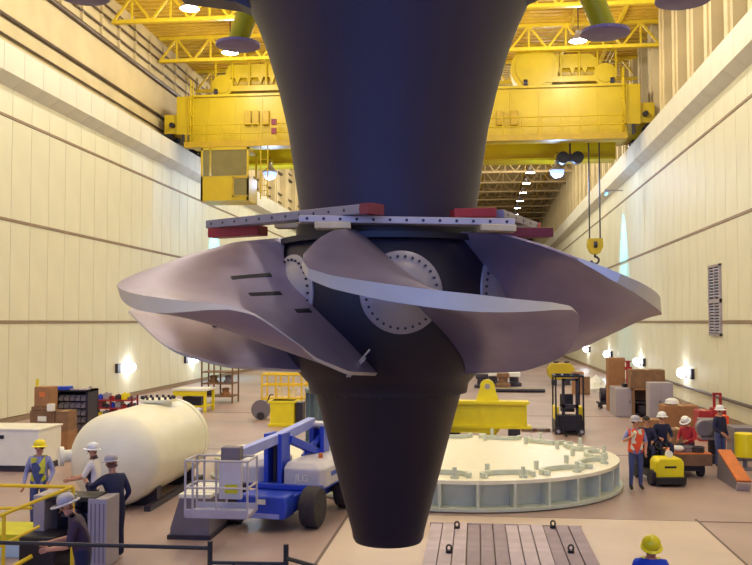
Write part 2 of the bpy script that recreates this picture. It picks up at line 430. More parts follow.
def blade_mesh(nu=56, ns=26):
    us = [.5 - .5 * math.cos(PI * (i / nu)) * (1 if 1 else 1) for i in range(nu + 1)]
    us = [.35 * a + .65 * i / nu for i, a in enumerate(us)]
    G = [[bl_pt(u, j / ns) for j in range(ns + 1)] for u in us]
    top, bot = [], []
    for i in range(nu + 1):
        tr_, br_ = [], []
        for j in range(ns + 1):
            du = G[min(i + 1, nu)][j] - G[max(i - 1, 0)][j]; dv = G[i][min(j + 1, ns)] - G[i][max(j - 1, 0)]
            n = du.cross(dv).normalized()
            if n.z < 0: n = -n
            u = us[i]; s_ = j / ns
            t = (.05 + .085 * math.sin(PI * min(1, u * 1.02)) ** .7) * (1.25 - .25 * s_)
            if u < .06: t *= .35 + .65 * math.sqrt(u / .06)
            if u > .8: t *= 1 - .4 * (u - .8) / .2
            t *= 1 - .75 * s_ ** 6 * max(0, (u - .55) / .45) ** 1.3
            tr_.append(G[i][j] + n * t * .62); br_.append(G[i][j] - n * t * .62)
        top.append(tr_); bot.append(br_)
    m = MB(); W_ = ns + 1; N = (nu + 1) * W_
    m.v = [p for rr in top for p in rr] + [p for rr in bot for p in rr]
    def F(f, k=0): m.f.append(f); m.mi.append(k)
    for i in range(nu):
        for j in range(ns):
            a = i * W_ + j; F([a, a + 1, a + W_ + 1, a + W_]); F([N + a, N + a + W_, N + a + W_ + 1, N + a + 1])
        a = i * W_ + ns; F([a, a + W_, N + a + W_, N + a][::-1], 1); b = i * W_; F([b, b + W_, N + b + W_, N + b])
    for j in range(ns):
        F([j, j + 1, N + j + 1, N + j]); a = nu * W_ + j; F([a, a + 1, N + a + 1, N + a][::-1], 1)
    return m
C0 = 11.6
trl = wmat(tr).inverted()
bme = None; tme = None; rme = None
bnames = ['steel blade pointing at the viewer', 'steel blade on the right, underside in view', None, None, 'rear left steel blade, lower jaw of the pair', 'steel blade on the left with dark slots']
blades = []
for k in range(6):
    a = math.radians(C0 + 60 * k)
    if bme is None:
        b = blade_mesh().build('blade', [BLADE, TIP], tr, smooth=34); bme = b.data
        # trunnion disc on the sphere, facing -y
        M = Matrix.Rotation(PI / 2, 3, 'X')
        tq = MB().lathe([(.48, 1.36), (.48, 1.44), (.46, 1.455), (.37, 1.475), (.33, 1.5), (.2, 1.56), (.01, 1.58)], 48, (0, 0, .04), M)
        td = tq.build('trunnion_disc', TRUN, tr); tme = td.data
        bq = MB()
        for i in range(30):
            t = 2 * PI * i / 30; x, z = .415 * math.cos(t), .415 * math.sin(t) + .04
            bq.cyl((x, -1.45, z), (x, -1.485, z), .016, n=6)
        bo = bq.build('bolt_ring', DARK, td, kind='stuff'); rme = bo.data
    else:
        b = piece('blade', bme, tr); td = piece('trunnion_disc', tme, tr); bo = piece('bolt_ring', rme, td); bo['kind'] = 'stuff'
    for o in (b, td):
        o.location = trl @ Vector((AX, AY, ZC)); o.rotation_euler = (0, 0, a)
    if bnames[k]: b['label'] = bnames[k]
    blades.append(b)
# dark bars on the upper face of the left blade
def on_blade(u, s_, k, lift=.0):
    p = bl_pt(u, s_); e = .01
    n = (bl_pt(u + e, s_) - bl_pt(u - e, s_)).cross(bl_pt(u, s_ + e) - bl_pt(u, s_ - e)).normalized()
    if n.z < 0: n = -n
    return p + n * lift, n
for (u, s0, s1) in ((.33, .12, .38), (.47, .14, .36), (.60, .05, .17)):
    p0, n0 = on_blade(u, s0, 5, .093); p1, n1 = on_blade(u, s1, 5, .088)
    MB().bar(p0, p1, .075, .03, up=n0).build('slot_bar', BLACK, blades[5], bevel=.008)
for (u, s_) in ((.52, .55), (.62, .5), (.6, .3), (.72, .42)):
    p, n = on_blade(u, s_, 4, .07); MB().cyl(p, p + n * .03, .035, n=10).build('plug', DARK, blades[4])
p, n = on_blade(.93, .12, 5, 0)
MB().cyl(p - n * .2, p + n * .22, .012, n=6).cyl(p - n * .2 + Vector((.05, 0, 0)), p + n * .1 + Vector((.05, 0, 0)), .012, n=6).build('clamp_rod', ALU, blades[5])

# lifting frame with inclined legs and foot pads above
lf = thing('lifting_frame', 'yellow-green lifting frame with inclined legs and purple foot pads above the shaft', 'lifting frame', (AX, AY, 8.6))
q = MB()
NR = 40
for k in range(NR):
    t0, t1 = 2 * PI * k / NR, 2 * PI * (k + 1) / NR
    q.bar((AX + 2.6 * math.cos(t0), AY + 2.6 * math.sin(t0), 10.6), (AX + 2.6 * math.cos(t1), AY + 2.6 * math.sin(t1), 10.6), .4, .4)
q.build('ring_beam', GREENY, lf, world=True, smooth=0)
MB().cyl((AX, AY, 9.0), (AX, AY, 12), .45, n=24).build('centre_post', GREENY, lf, world=True)
q = MB()
for k in range(4):
    t = PI / 4 + k * PI / 2; q.bar((AX, AY, 10.6), (AX + 2.6 * math.cos(t), AY + 2.6 * math.sin(t), 10.6), .3, .35)
q.build('cross_beam', GREENY, lf, world=True, smooth=0)
for px, py, Y in ((238, 47, 14.5), (605, 35, 13.75), (683, 2, 12.4), (84, -2, 12.2)):
    b = at(px, py, Y); d = Vector((AX - b.x, AY - b.y, 0)); dn = d.normalized()
    topp = Vector((AX, AY, 10.6)) - dn * 2.6
    leg = MB().cyl(b + Vector((0, 0, .1)), topp, .17, .2, n=16).build('leg', GREENY, lf, world=True)
    MB().lathe([(.33, 0), (.37, .015), (.37, .06), (.2, .09)], 24, b).build('foot_pad', PADP, leg, world=True)
q = MB()
for k in range(4):
    t = PI / 4 + k * PI / 2; q.cyl((AX + 2.6 * math.cos(t), AY + 2.6 * math.sin(t), 10.7), (AX + .2 * math.cos(t), AY + .2 * math.sin(t), 16), .05, n=6)
q.cyl((AX, AY, 15.6), (AX, AY, 22.2), .12, n=8)
q.build('sling', DARK, lf, world=True)

# staging beams lying around the shaft on the hub cover
def staging(name, lab, cat, a, b, m, wd=.26, ht=.1, holes=0, endcap=None):
    a, b = Vector(a), Vector(b)
    if holes or endcap:
        r = thing(name, lab, cat, (a + b) / 2 - Vector((0, 0, ht / 2)))
        MB().bar(a, b, wd, ht).build('beam', m, r, world=True, bevel=.008)
        d = (b - a).normalized(); sd = d.cross(Vector((0, 0, 1))).normalized()
        if sd.y > 0: sd = -sd
        for k in range(holes):
            p = a.lerp(b, (k + .5) / holes) + sd * (wd / 2)
            MB().cyl(p - sd * .01, p + sd * .004, .018, n=8).build('bolt_hole', BLACK, r, world=True)
        if endcap: MB().bar(b - d * .14, b + d * .004, wd + .012, ht + .012).build('end_cap', endcap, r, world=True)
        return r
    return tag(MB().bar(a, b, wd, ht).build(name, m, bevel=.01), lab, cat)
staging('staging_beam', 'long grey drilled staging beam left of the shaft', 'beam', at(213, 225, 12.05), at(376, 209, 10.0), GBEAM, .24, .11, 12, DRED)
staging('timber_beam', 'red painted timber under the grey beam, left of the shaft', 'beam', at(213, 233.5, 12.0), at(263, 230.5, 11.7), RED, .24, .13)
staging('staging_beam', 'long pale drilled staging beam across the front of the shaft', 'beam', at(300, 219.5, 10.25), at(514, 223, 10.45), CBEAM, .24, .08, 13)
staging('timber_block', 'pale wooden block under the front beam, above the front blade', 'block', at(315, 226, 10.2), at(351, 226, 10.25), WOOD, .22, .075)
staging('timber_block', 'pale wooden block under the front beam, above the right blade', 'block', at(480, 228, 10.35), at(515, 229, 10.4), WOOD, .22, .075)
staging('timber_beam', 'red painted timber against the right side of the shaft', 'beam', at(452, 214, 10.6), at(494, 213, 10.75), RED, .2, .11)
staging('staging_beam', 'short grey drilled beam running back from the red timber', 'beam', at(496, 214, 10.8), at(533, 227, 12.6), GBEAM, .2, .1, 5, RED)
staging('timber_beam', 'dark red timber at the far right of the staging', 'beam', at(503, 233, 11.7), at(550, 233, 11.9), DRED, .24, .12)
staging('timber_block', 'pale wooden wedge behind the red timber, left of the shaft', 'block', at(276, 226, 11.7), at(300, 226, 11.7), WOOD, .2, .07)

# ================================================================ OVERHEAD CRANE
YC = 56.0
cr = thing('overhead_crane', 'wide yellow overhead travelling crane spanning the hall', 'crane', (-4.4, 57.8, 15.5))
def cb(name, m, f, parent=None, **kw):
    q = MB(); f(q); return q.build(name, m, parent or cr, world=True, **kw)
gx0, gx1 = -18.0, 9.1
zb0 = at(300, 144, 55).z; zt0 = at(300, 93, 55).z
cb('near_girder', CRANE, lambda q: q.bb((gx0, 55, zb0), (gx1, 56.3, zt0)).bb((gx0, 54.85, zt0 - .12), (gx1, 56.45, zt0 + .02)).bb((gx0, 54.85, zb0 - .02), (gx1, 56.45, zb0 + .12)), smooth=0)
cb('far_girder', CRANE, lambda q: q.bb((gx0, 59.6, 14.9), (gx1, 60.9, 18.0)).bb((gx0, 59.45, 14.8), (gx1, 61.05, 14.95)), smooth=0)
me = None
for k in range(16):
    q = MB().bb((0, 0, zb0 + .1), (.07, .05, zt0 - .1)); x = gx0 + 1.2 + k * 1.72
    if me is None: p = q.build('stiffener', CRANE, cr, smooth=0); me = p.data
    else: p = piece('stiffener', me, cr)
    p.location = wmat(cr).inverted() @ Vector((x, 54.96, 0))
wk = cb('walkway', CRANED, lambda q: q.bb((gx0, 53.9, zb0 - .18), (gx1 - .2, 55, zb0 - .06)).bb((gx0, 53.88, zb0 - .3), (gx1 - .2, 53.96, zb0 + .05)), smooth=0)
for z in (.55, 1.1): cb('handrail', CRANE, lambda q: q.cyl((gx0, 53.95, zb0 + z), (gx1 - .3, 53.95, zb0 + z), .035, n=6), wk)
me = None
for k in range(24):
    if me is None: p = MB().cyl((0, 0, 0), (0, 0, 1.12), .035, n=6).build('rail_post', CRANE, wk); me = p.data
    else: p = piece('rail_post', me, wk)
    p.location = wmat(wk).inverted() @ Vector((gx0 + .1 + 1.15 * k, 53.95, zb0))
for sx, nm in ((-1, 'l'), (1, 'r')):
    X = XL + .0 if sx < 0 else XR - .0
    et = cb('end_truck', CRANE, lambda q: q.bb((X - .9 * 1, 53.2, 16.2), (X + .9, 62.4, 17.4)) if 0 else q.bb((X - sx * 1.5, 54.7, 16.1), (X + sx * .25, 61.6, 17.3)).bb((X - sx * 1.4, 54.5, 15.9 if 0 else 16.0), (X - sx * .6, 61.4, 18.4)), smooth=0)
    for yy in (55.1, 56.2, 60.2, 61.2):
        cb('wheel', DARK, lambda q: q.cyl((X - sx * .2, yy, 16.12), (X + sx * .35, yy, 16.12), .34, n=16), et)
    cb('ladder', CRANE, lambda q: [q.cyl((X - sx * 1.6, 54.2 + d, 15.4), (X - sx * 1.6, 54.2 + d, 19.4), .04, n=6) for d in (0, .5)] + [q.cyl((X - sx * 1.6, 54.2, 15.6 + .3 * i), (X - sx * 1.6, 54.7, 15.6 + .3 * i), .025, n=5) for i in range(12)], et)
    cb('buffer', BLACK, lambda q: q.cyl((X - sx * .3, 54.7, 16.6), (X - sx * .3, 54.4, 16.6), .16, n=12), et)
    cb('hose_loop', DARK, lambda q: q.tube([(X - sx * 1.0, 54.6, 18.4 - .5 * i + .2 * (i % 2)) for i in range(7)], .1, 6), et)
# switch cabinets on the near girder
for px in (248, 256, 266, 500, 514):
    a = at(px, 118, 54.9); cb('switch_cabinet', CRANED, lambda q: q.box(a, (.4, .25, .9)), bevel=.02)
for px, py in ((274, 122), (274, 131)):
    cb('warning_lamp', DRED, lambda q: q.box(at(px, py, 53.9), (.3, .2, .35)))
# operator cab
ca, cbb = at(203, 149, 53.4), at(250, 201, 53.4)
cab = cb('operator_cab', CRANE, lambda q: q.bb((ca.x, 53.0, cbb.z), (cbb.x, 55.2, cbb.z + 1.5)).bb((ca.x, 53.0, ca.z - .15), (cbb.x, 55.2, ca.z)).bb((ca.x, 53, cbb.z), (ca.x + .12, 53.12, ca.z)).bb((cbb.x - .12, 53, cbb.z), (cbb.x, 53.12, ca.z)).bb((ca.x + .55, 53, cbb.z + 1.4), (ca.x + .63, 53.1, ca.z)).bb((ca.x, 55.1, cbb.z), (ca.x + .12, 55.2, ca.z)).bb((cbb.x - .12, 55.1, cbb.z), (cbb.x, 55.2, ca.z)), smooth=0)
for a, b in ((ca.x + .14, ca.x + .53), (ca.x + .65, cbb.x - .14)):
    cb('window_pane', CABG, lambda q: q.bb((a, 53.03, cbb.z + 1.5), (b, 53.06, ca.z - .16)), cab, smooth=0)
cb('window_pane', CABG, lambda q: q.bb((cbb.x - .9, 52.97, cbb.z + .3), (cbb.x - .1, 53.0, cbb.z + 1.35)), cab, smooth=0)
cb('window_frame', CRANED, lambda q: q.bb((cbb.x - 1.0, 52.95, cbb.z + .2), (cbb.x, 53.01, cbb.z + .3)).bb((cbb.x - 1.0, 52.95, cbb.z + 1.35), (cbb.x, 53.01, cbb.z + 1.45)).bb((cbb.x - 1.0, 52.95, cbb.z + .2), (cbb.x - .9, 53.01, cbb.z + 1.45)), cab, smooth=0)
cb('operator_seat', BLACK, lambda q: q.box((ca.x + 1.6, 54, cbb.z + 1.7), (.6, .6, .9)), cab, bevel=.05)
cb('ladder', CRANE, lambda q: [q.cyl((cbb.x + .5 + d, 54, cbb.z + .2), (cbb.x + .5 + d, 54, zb0), .04, n=6) for d in (0, .45)] + [q.cyl((cbb.x + .5, 54, cbb.z + .4 + .32 * i), (cbb.x + .95, 54, cbb.z + .4 + .32 * i), .025, n=5) for i in range(8)], cab)
# blue-white lamps under the bridge
for i, (px, py) in enumerate(((270, 171), (557, 169))):
    p = at(px, py, 58.7); r = thing('bridge_lamp', ('bluish lamp hanging under the crane beside the operator cab', 'bluish lamp hanging under the crane beside the dark pulley')[i], 'lamp', p - Vector((0, 0, .3)))
    MB().lathe([(.1, .9), (.16, .85), (.2, .55), (.5, .25), (.5, .2), (.46, .2)], 16).build('reflector', ALU, r)
    MB().ico((0, 0, .1), .45, 12, 8, (1, 1, .85)).build('lens', LAMPB, r)
    MB().cyl((0, 0, .8), (0, 0, 14.9 - p.z + .6), .04, n=6).build('stem', DARK, r)
    MB().box((0, .35, 15.0 - p.z + .3), (.2, 1.1, .12)).build('bracket', CRANE, r)
    lamp_light(r, (0, 0, -.6), 'POINT', 900, (.35, .55, 1), .4)
# trolleys
def trolley(x0, x1, flip, lab):
    L = x1 - x0; z0 = zt0 + .02
    r = thing('crane_trolley', lab, 'hoist trolley', ((x0 + x1) / 2, 57.8, z0))
    def lb(name, m, f, parent=None, **kw):
        q = MB(); f(q); return q.build(name, m, parent or r, **kw)
    h = L / 2; s = -1 if flip else 1
    lb('frame', CRANE, lambda q: q.box((0, -2.2, .5), (L * .96, .35, .35)).box((0, 2.4, .5), (L * .96, .35, .35)).box((-h + .4, 0, .5), (.35, 4.6, .4)).box((h - .4, 0, .5), (.35, 4.6, .4)).box((0, 0, .62), (L * .9, 4.4, .1)), smooth=0)
    lb('drum', CRANED, lambda q: q.cyl((-h + 1.2, -1.4, 1.0), (h - 1.3, -1.4, 1.0), .55, n=24).cyl((-h + 1.0, -1.4, 1.0), (-h + 1.2, -1.4, 1.0), .7, n=24))
    lb('drum_cover', CRANE, lambda q: q.prism([(-h + .9, 1.25), (h - 1.1, 1.25), (h - 1.1, 1.7), (h - 1.6, 2.1), (-h + 1.1, 2.1), (-h + .9, 1.7)], -2.1, .6), smooth=0)
    for i in range(5): lb('drum_bracket', CRANE, lambda q: q.prism([(-h + 1.5 + i * .75, 1.3), (-h + 1.9 + i * .75, 1.3), (-h + 1.7 + i * .75, .8)], -2.2, -2.1), smooth=0)
    lb('gear_case', CRANE, lambda q: q.cyl((s * (h - .75), -2.35, .72), (s * (h - .75), -1.6, .72), .7, n=24).cyl((s * (h - .75), -2.42, .72), (s * (h - .75), -2.35, .72), .5, n=24))
    if not flip:
        lb('sheave_guard', CRANE, lambda q: q.cyl((-h + .9, -2.3, 1.25), (-h + .9, -1.2, 1.25), 1.45, n=32).cyl((-h + .9, -2.38, 1.25), (-h + .9, -2.3, 1.25), 1.15, n=32))
    for x in (-h + .35, h - .35):
        for yy in (-2.2, 2.4): lb('wheel', DARK, lambda q: q.cyl((x - .12, yy, .3), (x + .12, yy, .3), .3, n=16))
    hr = lb('handrail', CRANE, lambda q: q.tube([(-h + .2, -2.3, 2.7), (h - .1, -2.3, 2.7), (h - .1, 2.4, 2.7)], .05).tube([(-h + .2, -2.3, 2.2), (h - .1, -2.3, 2.2), (h - .1, 2.4, 2.2)], .04))
    for i in range(6): lb('rail_post', CRANE, lambda q: q.cyl((h - .1 - i * (L - .4) / 5, -2.3, .6), (h - .1 - i * (L - .4) / 5, -2.3, 2.75), .06, n=6), hr)
    lb('motor', CRANE, lambda q: q.cyl((-.6, .8, 1.1), (.9, .8, 1.1), .45, n=16).box((.2, .8, 1.6), (.5, .5, .3)))
    return r
a, b = at(520, 60, 55), at(619, 60, 55); trolley(a.x, b.x, False, 'yellow hoist trolley with a round sheave guard on the right of the crane')
a, b = at(209, 60, 55), at(300, 60, 55); trolley(a.x, b.x, True, 'yellow hoist trolley on the left of the crane, partly behind the shaft')
# hook block on two ropes
p = at(595, 252, 58); r = thing('hook_block', 'yellow hook block hanging on two ropes near the right wall', 'hook', p - Vector((0, 0, .5)))
tops = zt0 + .65 - (p.z - .5)
for dx in (-.33, .33): MB().cyl((dx, 0, 1.2), (dx, 0, tops), .045, n=6).build('rope', DARK, r)
MB().prism([(-.46, 1.35), (.46, 1.35), (.5, .85), (.32, .45), (.15, .36), (-.15, .36), (-.32, .45), (-.5, .85)], -.25, .25).build('sheave_housing', CRANE, r, bevel=.03)
MB().cyl((-.1, -.28, .95), (-.1 + .2, -.28, .95), .2, n=12).build('sheave_pin', DARK, r)
MB().cyl((0, 0, .15), (0, 0, .4), .07, n=8).tube([(.24 * math.sin(t), 0, -.02 + .22 * math.cos(t)) for t in [k * .42 for k in range(0, 12)]], .07, 8).build('hook', DARK, r)
p = at(570, 158, 57.2); r = thing('pulley_block', 'black double pulley block tucked under the crane bridge', 'pulley', p - Vector((0, 0, .5)))
for dx in (-.45, .45): MB().cyl((dx, -.3, .5), (dx, .3, .5), .38, n=20).build('sheave', BLACK, r)
MB().box((0, 0, .5), (1.3, .35, .45)).cyl((0, 0, .6), (0, 0, zt0 + .6 - p.z + .5), .06, n=6).build('yoke', DARK, r)

# ================================================================ FLOOR OBJECTS
def part(r, name, m, f, parent=None, world=False, **kw):
    q = MB(); f(q); return q.build(name, m, parent or r, world=world, **kw)

# --- big pale ring (head cover) on the floor
RC = Vector((-.4, 24.15, 0)); RR = 4.05
r = thing('turbine_cover_ring', 'large pale round ribbed steel cover lying on the floor', 'turbine cover', RC)
part(r, 'base_flange', RINGM, lambda q: q.lathe([(3.3, .03), (RR + .08, .03), (RR + .08, .1), (3.3, .1)], 80))
part(r, 'wall', RINGM, lambda q: q.lathe([(3.3, .1), (3.72, .1), (3.72, .62), (3.3, .62)], 80))
part(r, 'top_plate', CREAM, lambda q: q.lathe([(.5, .62), (RR, .62), (RR, .7), (.5, .7)], 80))
part(r, 'skid', DARK, lambda q: q.lathe([(3.5, 0), (3.9, 0), (3.9, .03), (3.5, .03)], 60))
me = None; lm = None; sm_ = None; pm = None
for k in range(30):
    t = 2 * PI * k / 30
    if me is None: p = part(r, 'rib', RINGM, lambda q: q.bb((3.68, -.03, .1), (RR, .03, .62)), smooth=0); me = p.data
    else: p = piece('rib', me, r)
    p.rotation_euler.z = t
    if k % 2 == 0:
        if lm is None:
            p = part(r, 'arc_bracket', RINGM, lambda q: [q.bar((3.55 + .32 * math.cos(a), .62 * math.sin(a), .76), (3.55 + .32 * math.cos(a + .4), .62 * math.sin(a + .4), .76), .09, .1) for a in [1.2 + .4 * i for i in range(10)]], smooth=0); lm = p.data
            p2 = part(r, 'stud', RINGM, lambda q: q.cyl((3.75, 0, .7), (3.75, 0, .95), .05, n=8).cyl((3.75, 0, .7), (3.75, 0, .76), .1, n=8)); sm_ = p2.data
        else: p = piece('arc_bracket', lm, r); p2 = piece('stud', sm_, r)
        p.rotation_euler.z = t; p2.rotation_euler.z = t + .08
for k in range(14):
    t = 2 * PI * k / 14
    if pm is None: p = part(r, 'inner_stud', RINGM, lambda q: q.cyl((2.9, 0, .7), (2.9, 0, .9), .06, n=8)); pm = p.data
    else: p = piece('inner_stud', pm, r)
    p.rotation_euler.z = t
# --- floor mat of long planks with lifting eyes
r = thing('plank_cover', 'floor hatch cover of grey-purple planks with black lifting eyes', 'floor cover', (.56, 14.85, .012))
mm = [None, None]; n = 12; wd = 2.99 / n
for k in range(n):
    i = (k * 7 // 3) % 2
    if mm[i] is None: p = part(r, 'plank', MATM[i], lambda q: q.box((0, 0, .05), (wd - .02, 7.3, .1)), smooth=0); mm[i] = p.data
    else: p = piece('plank', mm[i], r)
    p.location = (-1.495 + wd * (k + .5), 0, .012 * (k % 3))
part(r, 'edge_strip', CBEAM, lambda q: q.box((0, 3.68, .06), (3.02, .05, .12)), smooth=0)
for px, py in ((457, 529), (553, 528), (449, 553), (571, 553)):
    p = fl(px, py, .12)
    part(r, 'lifting_eye', BLACK, lambda q: q.cyl(p, p + Vector((0, 0, .05)), .06, n=10).tube([p + Vector((.045 * math.cos(a), 0, .09 + .055 * math.sin(a))) for a in [k * .63 for k in range(11)]], .018, 6), world=True)
# --- yellow lifting beam
r = thing('lifting_beam', 'bright yellow lifting beam with eye lugs lying behind the pale ring', 'lifting beam', (.6, 33.2, 0))
part(r, 'girder', YEL, lambda q: q.bb((-1.7, -.35, 1.24), (1.28, .35, 1.34)).bb((-1.7, -.35, .36), (1.36, .35, .46)).bb((-1.7, -.2, .46), (1.2, .2, 1.24)).bb((-1.7, -.28, .2), (.1, .28, .36)), smooth=0)
for x in (-.45, 1.15): part(r, 'stiffener', YEL, lambda q: q.bb((x, -.33, .46), (x + .05, .33, 1.24)), smooth=0)
lug = [(-.42, 0), (.42, 0), (.27, .45)] + [(.27 * math.cos(a), .5 + .27 * math.sin(a)) for a in [.2 + .27 * i for i in range(11)]] + [(-.27, .45)]
part(r, 'eye_lug', YEL, lambda q: q.prism([(x - .2, z + 1.34 if 1 else z) for x, z in lug], -.12, .12))
part(r, 'eye_hole', GREY, lambda q: q.cyl((-.2, -.14, 1.86), (-.2, .14, 1.86), .1, n=14))
part(r, 'bottom_lug', YEL, lambda q: q.prism([(x - .15, .36 - z * .46) for x, z in lug][::-1], -.12, .12))
[part(r, 'support_block', DARK, lambda q: q.box((x, 0, h_ / 2), (.42, .8, h_)), smooth=0) for x, h_ in ((.75, .36), (-1.4, .2))]
# --- teal cylinder behind the nose cone
r = thing('steel_drum_casing', 'large teal-grey round casing standing behind the dark nose cone', 'casing', (-3.5, 31.3, 0))
part(r, 'shell', TEAL, lambda q: q.lathe([(2.3, 0), (2.45, 0), (2.45, .12), (2.3, .14), (2.3, 1.78), (2.45, 1.8), (2.45, 1.92), (1.9, 1.92), (1.9, 1.7)], 64))
me = None
for k in range(24):
    if me is None: p = part(r, 'rib', TEAL, lambda q: q.bb((2.28, -.03, .13), (2.42, .03, 1.8)), smooth=0); me = p.data
    else: p = piece('rib', me, r)
    p.rotation_euler.z = 2 * PI * k / 24
# --- white pressure tank
r = thing('pressure_tank', 'large cream horizontal pressure tank with domed ends', 'tank', (-8.1, 21.55, 0), math.radians(1))
MT = Matrix.Rotation(-PI / 2, 3, 'X'); TR = 1.05
dome = [(TR * math.sin(a), .62 * (1 - math.cos(a))) for a in [.02 + (PI / 2 - .02) * i / 12 for i in range(13)]]
prof = [(x, z - 2.5) for x, z in dome] + [(x, 2.5 - z) for x, z in dome[::-1]]
part(r, 'shell', CREAM, lambda q: q.lathe(prof, 64, (0, 0, 1.12), MT))
part(r, 'weld_band', CREAM, lambda q: q.lathe([(TR, 1.6), (TR + .025, 1.62), (TR + .025, 1.72), (TR, 1.74)], 64, (0, 0, 1.12), MT))
nz = part(r, 'nozzle', WHITE, lambda q: q.cyl((-.75, -1.9, 1.2), (-1.12, -2.15, 1.2), .14, n=16).cyl((-1.12, -2.15, 1.2), (-1.2, -2.2, 1.2), .22, n=20))
mw = part(r, 'manway', CREAM, lambda q: q.cyl((.1, .6, 2.0), (.1, .6, 2.22), .34, n=24).cyl((.1, .6, 2.2), (.1, .6, 2.26), .46, n=24))
part(r, 'manway_bolt_ring', DARK, lambda q: [q.cyl((.1 + .4 * math.cos(a), .6 + .4 * math.sin(a), 2.26), (.1 + .4 * math.cos(a), .6 + .4 * math.sin(a), 2.33), .035, n=6) for a in [k * PI / 8 for k in range(16)]], mw, kind='stuff')
for y in (-1.3, 1.3):
    part(r, 'saddle', DARK, lambda q: q.prism([(-.8, 0), (.8, 0), (.8, .42), (.6, .24), (.25, .1), (-.25, .1), (-.6, .24), (-.8, .42)], y - .15, y + .15), smooth=0)
[part(r, 'skid_beam', DARK, lambda q: q.box((x, 0, .06), (.15, 4.2, .12)), smooth=0) for x in (-.8, .8)]
# --- pale round cover behind the boom lift
r = thing('round_cover', 'low cream round cover on the floor between tank and boom lift', 'turbine cover', (-5.9, 24.4, 0))
part(r, 'plate', CREAM, lambda q: q.lathe([(1.05, 0), (1.25, 0), (1.25, .55), (1.05, .72), (.2, .75), (.01, .75)], 48))
part(r, 'rim', RINGM, lambda q: q.lathe([(1.25, .0), (1.34, .0), (1.34, .08), (1.25, .1)], 48))
# --- grey steel box with chamfered side and slatted white top
p0 = fl(168, 540); p1 = fl(207, 541)
r = thing('steel_cabinet', 'grey steel box with chamfered edge and white slatted top beside the lift basket', 'cabinet', (p0.x + .45, p0.y + .7, 0))
part(r, 'body', MGREY, lambda q: q.prism([(-.45, 0), (.33, 0), (.33, .78), (-.27, .78), (-.45, .2)], -.6, .9), smooth=0, bevel=.015)
part(r, 'base', DARK, lambda q: q.box((-.06, .15, .04), (.86, 1.6, .08)), smooth=0)
me = None
for k in range(6):
    if me is None: p = part(r, 'top_slat', WHITE, lambda q: q.box((0, 0, .82), (.64, .2, .07)), smooth=0); me = p.data
    else: p = piece('top_slat', me, r)
    p.location = (.03, -.48 + .25 * k, 0)
part(r, 'side_panel', ALU, lambda q: q.prism([(-.462, .25), (-.445, .25), (-.29, .74), (-.307, .74)], -.5, .8), smooth=0)

# --- blue articulated boom lift
r = thing('boom_lift', 'blue boom lift with grey hoods, folded boom and railed basket', 'boom lift', (-4.01, 19.53, 0), math.radians(-9.7))
part(r, 'chassis', BLUE, lambda q: q.box((0, .05, .5), (1.1, 2.6, .34)), bevel=.03)
fb = part(r, 'front_axle_box', BLUE, lambda q: q.prism([(-.5, .26), (.5, .26), (.55, .5), (.5, .72), (-.5, .72), (-.55, .5)], -1.72, -1.15), bevel=.04)
part(r, 'label_plate', WHITE, lambda q: q.box((0, -1.725, .6), (.2, .012, .1)), fb, smooth=0)
part(r, 'step_bar', LBLUE, lambda q: q.box((0, -1.74, .33), (.8, .04, .09)), fb, smooth=0)
part(r, 'axle', DARK, lambda q: q.cyl((-.8, -1.05, .42), (.8, -1.05, .42), .09, n=10).cyl((-.8, 1.1, .42), (.8, 1.1, .42), .09, n=10))
for x, y in ((.86, -1.05), (-.86, -1.05), (.86, 1.1), (-.86, 1.1)):
    wh = part(r, 'wheel', RUBBER, lambda q: q.lathe([(.26, -.17), (.38, -.17), (.42, -.12), (.42, .12), (.38, .17), (.26, .17)], 28, (x, y, .42), Matrix.Rotation(PI / 2, 3, 'Y')))
    part(r, 'wheel_rim', HOOD, lambda q: q.lathe([(.27, -.14), (.27, .14), (.15, .15), (.01, .13)] if x > 0 else [(.01, -.13), (.15, -.15), (.27, -.14), (.27, .14)], 20, (x, y, .42), Matrix.Rotation(PI / 2, 3, 'Y')), wh)
part(r, 'turntable', BLACK, lambda q: q.cyl((0, 0, .66), (0, 0, .8), .6, n=28))
part(r, 'turntable_deck', BLUE, lambda q: q.box((0, .25, .74), (1.9, 2.1, .12)), bevel=.02)
def hood(x0, x1, y0, y1, nm):
    q = MB(); z0, z1, z2 = .74, 1.12, 1.24; c = .14
    A = [(x0, y0), (x1 - .12, y0), (x1, y0 + .15), (x1, y1), (x0, y1)]
    B = [(x0 + .02, y0 + c), (x1 - c - .1, y0 + c), (x1 - c, y0 + .15 + c), (x1 - c, y1 - .1), (x0 + .02, y1 - .1)]
    n = 5; q.add([(*p, z0) for p in A] + [(*p, z1) for p in A] + [(*p, z2) for p in B], [tuple(range(4, -1, -1))] + [(i, (i + 1) % n, n + (i + 1) % n, n + i) for i in range(n)] + [(n + i, n + (i + 1) % n, 2 * n + (i + 1) % n, 2 * n + i) for i in range(n)] + [tuple(range(10, 15))])
    return q.build('engine_hood', HOOD, r, smooth=0, bevel=.03)
h1 = hood(.1, 1.0, -.75, 1.2, 0); h2 = hood(-.95, -.42, -.7, 1.1, 0)
part(r, 'hood_stripe', BLUE, lambda q: q.box((1.003, .35, .98), (.012, 1.3, .1)), h1, smooth=0)
part(r, 'beacon', ORWOOD, lambda q: q.cyl((.62, .1, 1.24), (.62, .1, 1.34), .05, n=10), h1)
mst = part(r, 'mast', BLUE, lambda q: q.box((-.33, -.45, 1.25), (.1, .5, 1.15)).box((-.02, -.45, 1.25), (.1, .5, 1.15)).box((-.17, -.28, 1.25), (.3, .1, 1.1)), smooth=0, bevel=.012)
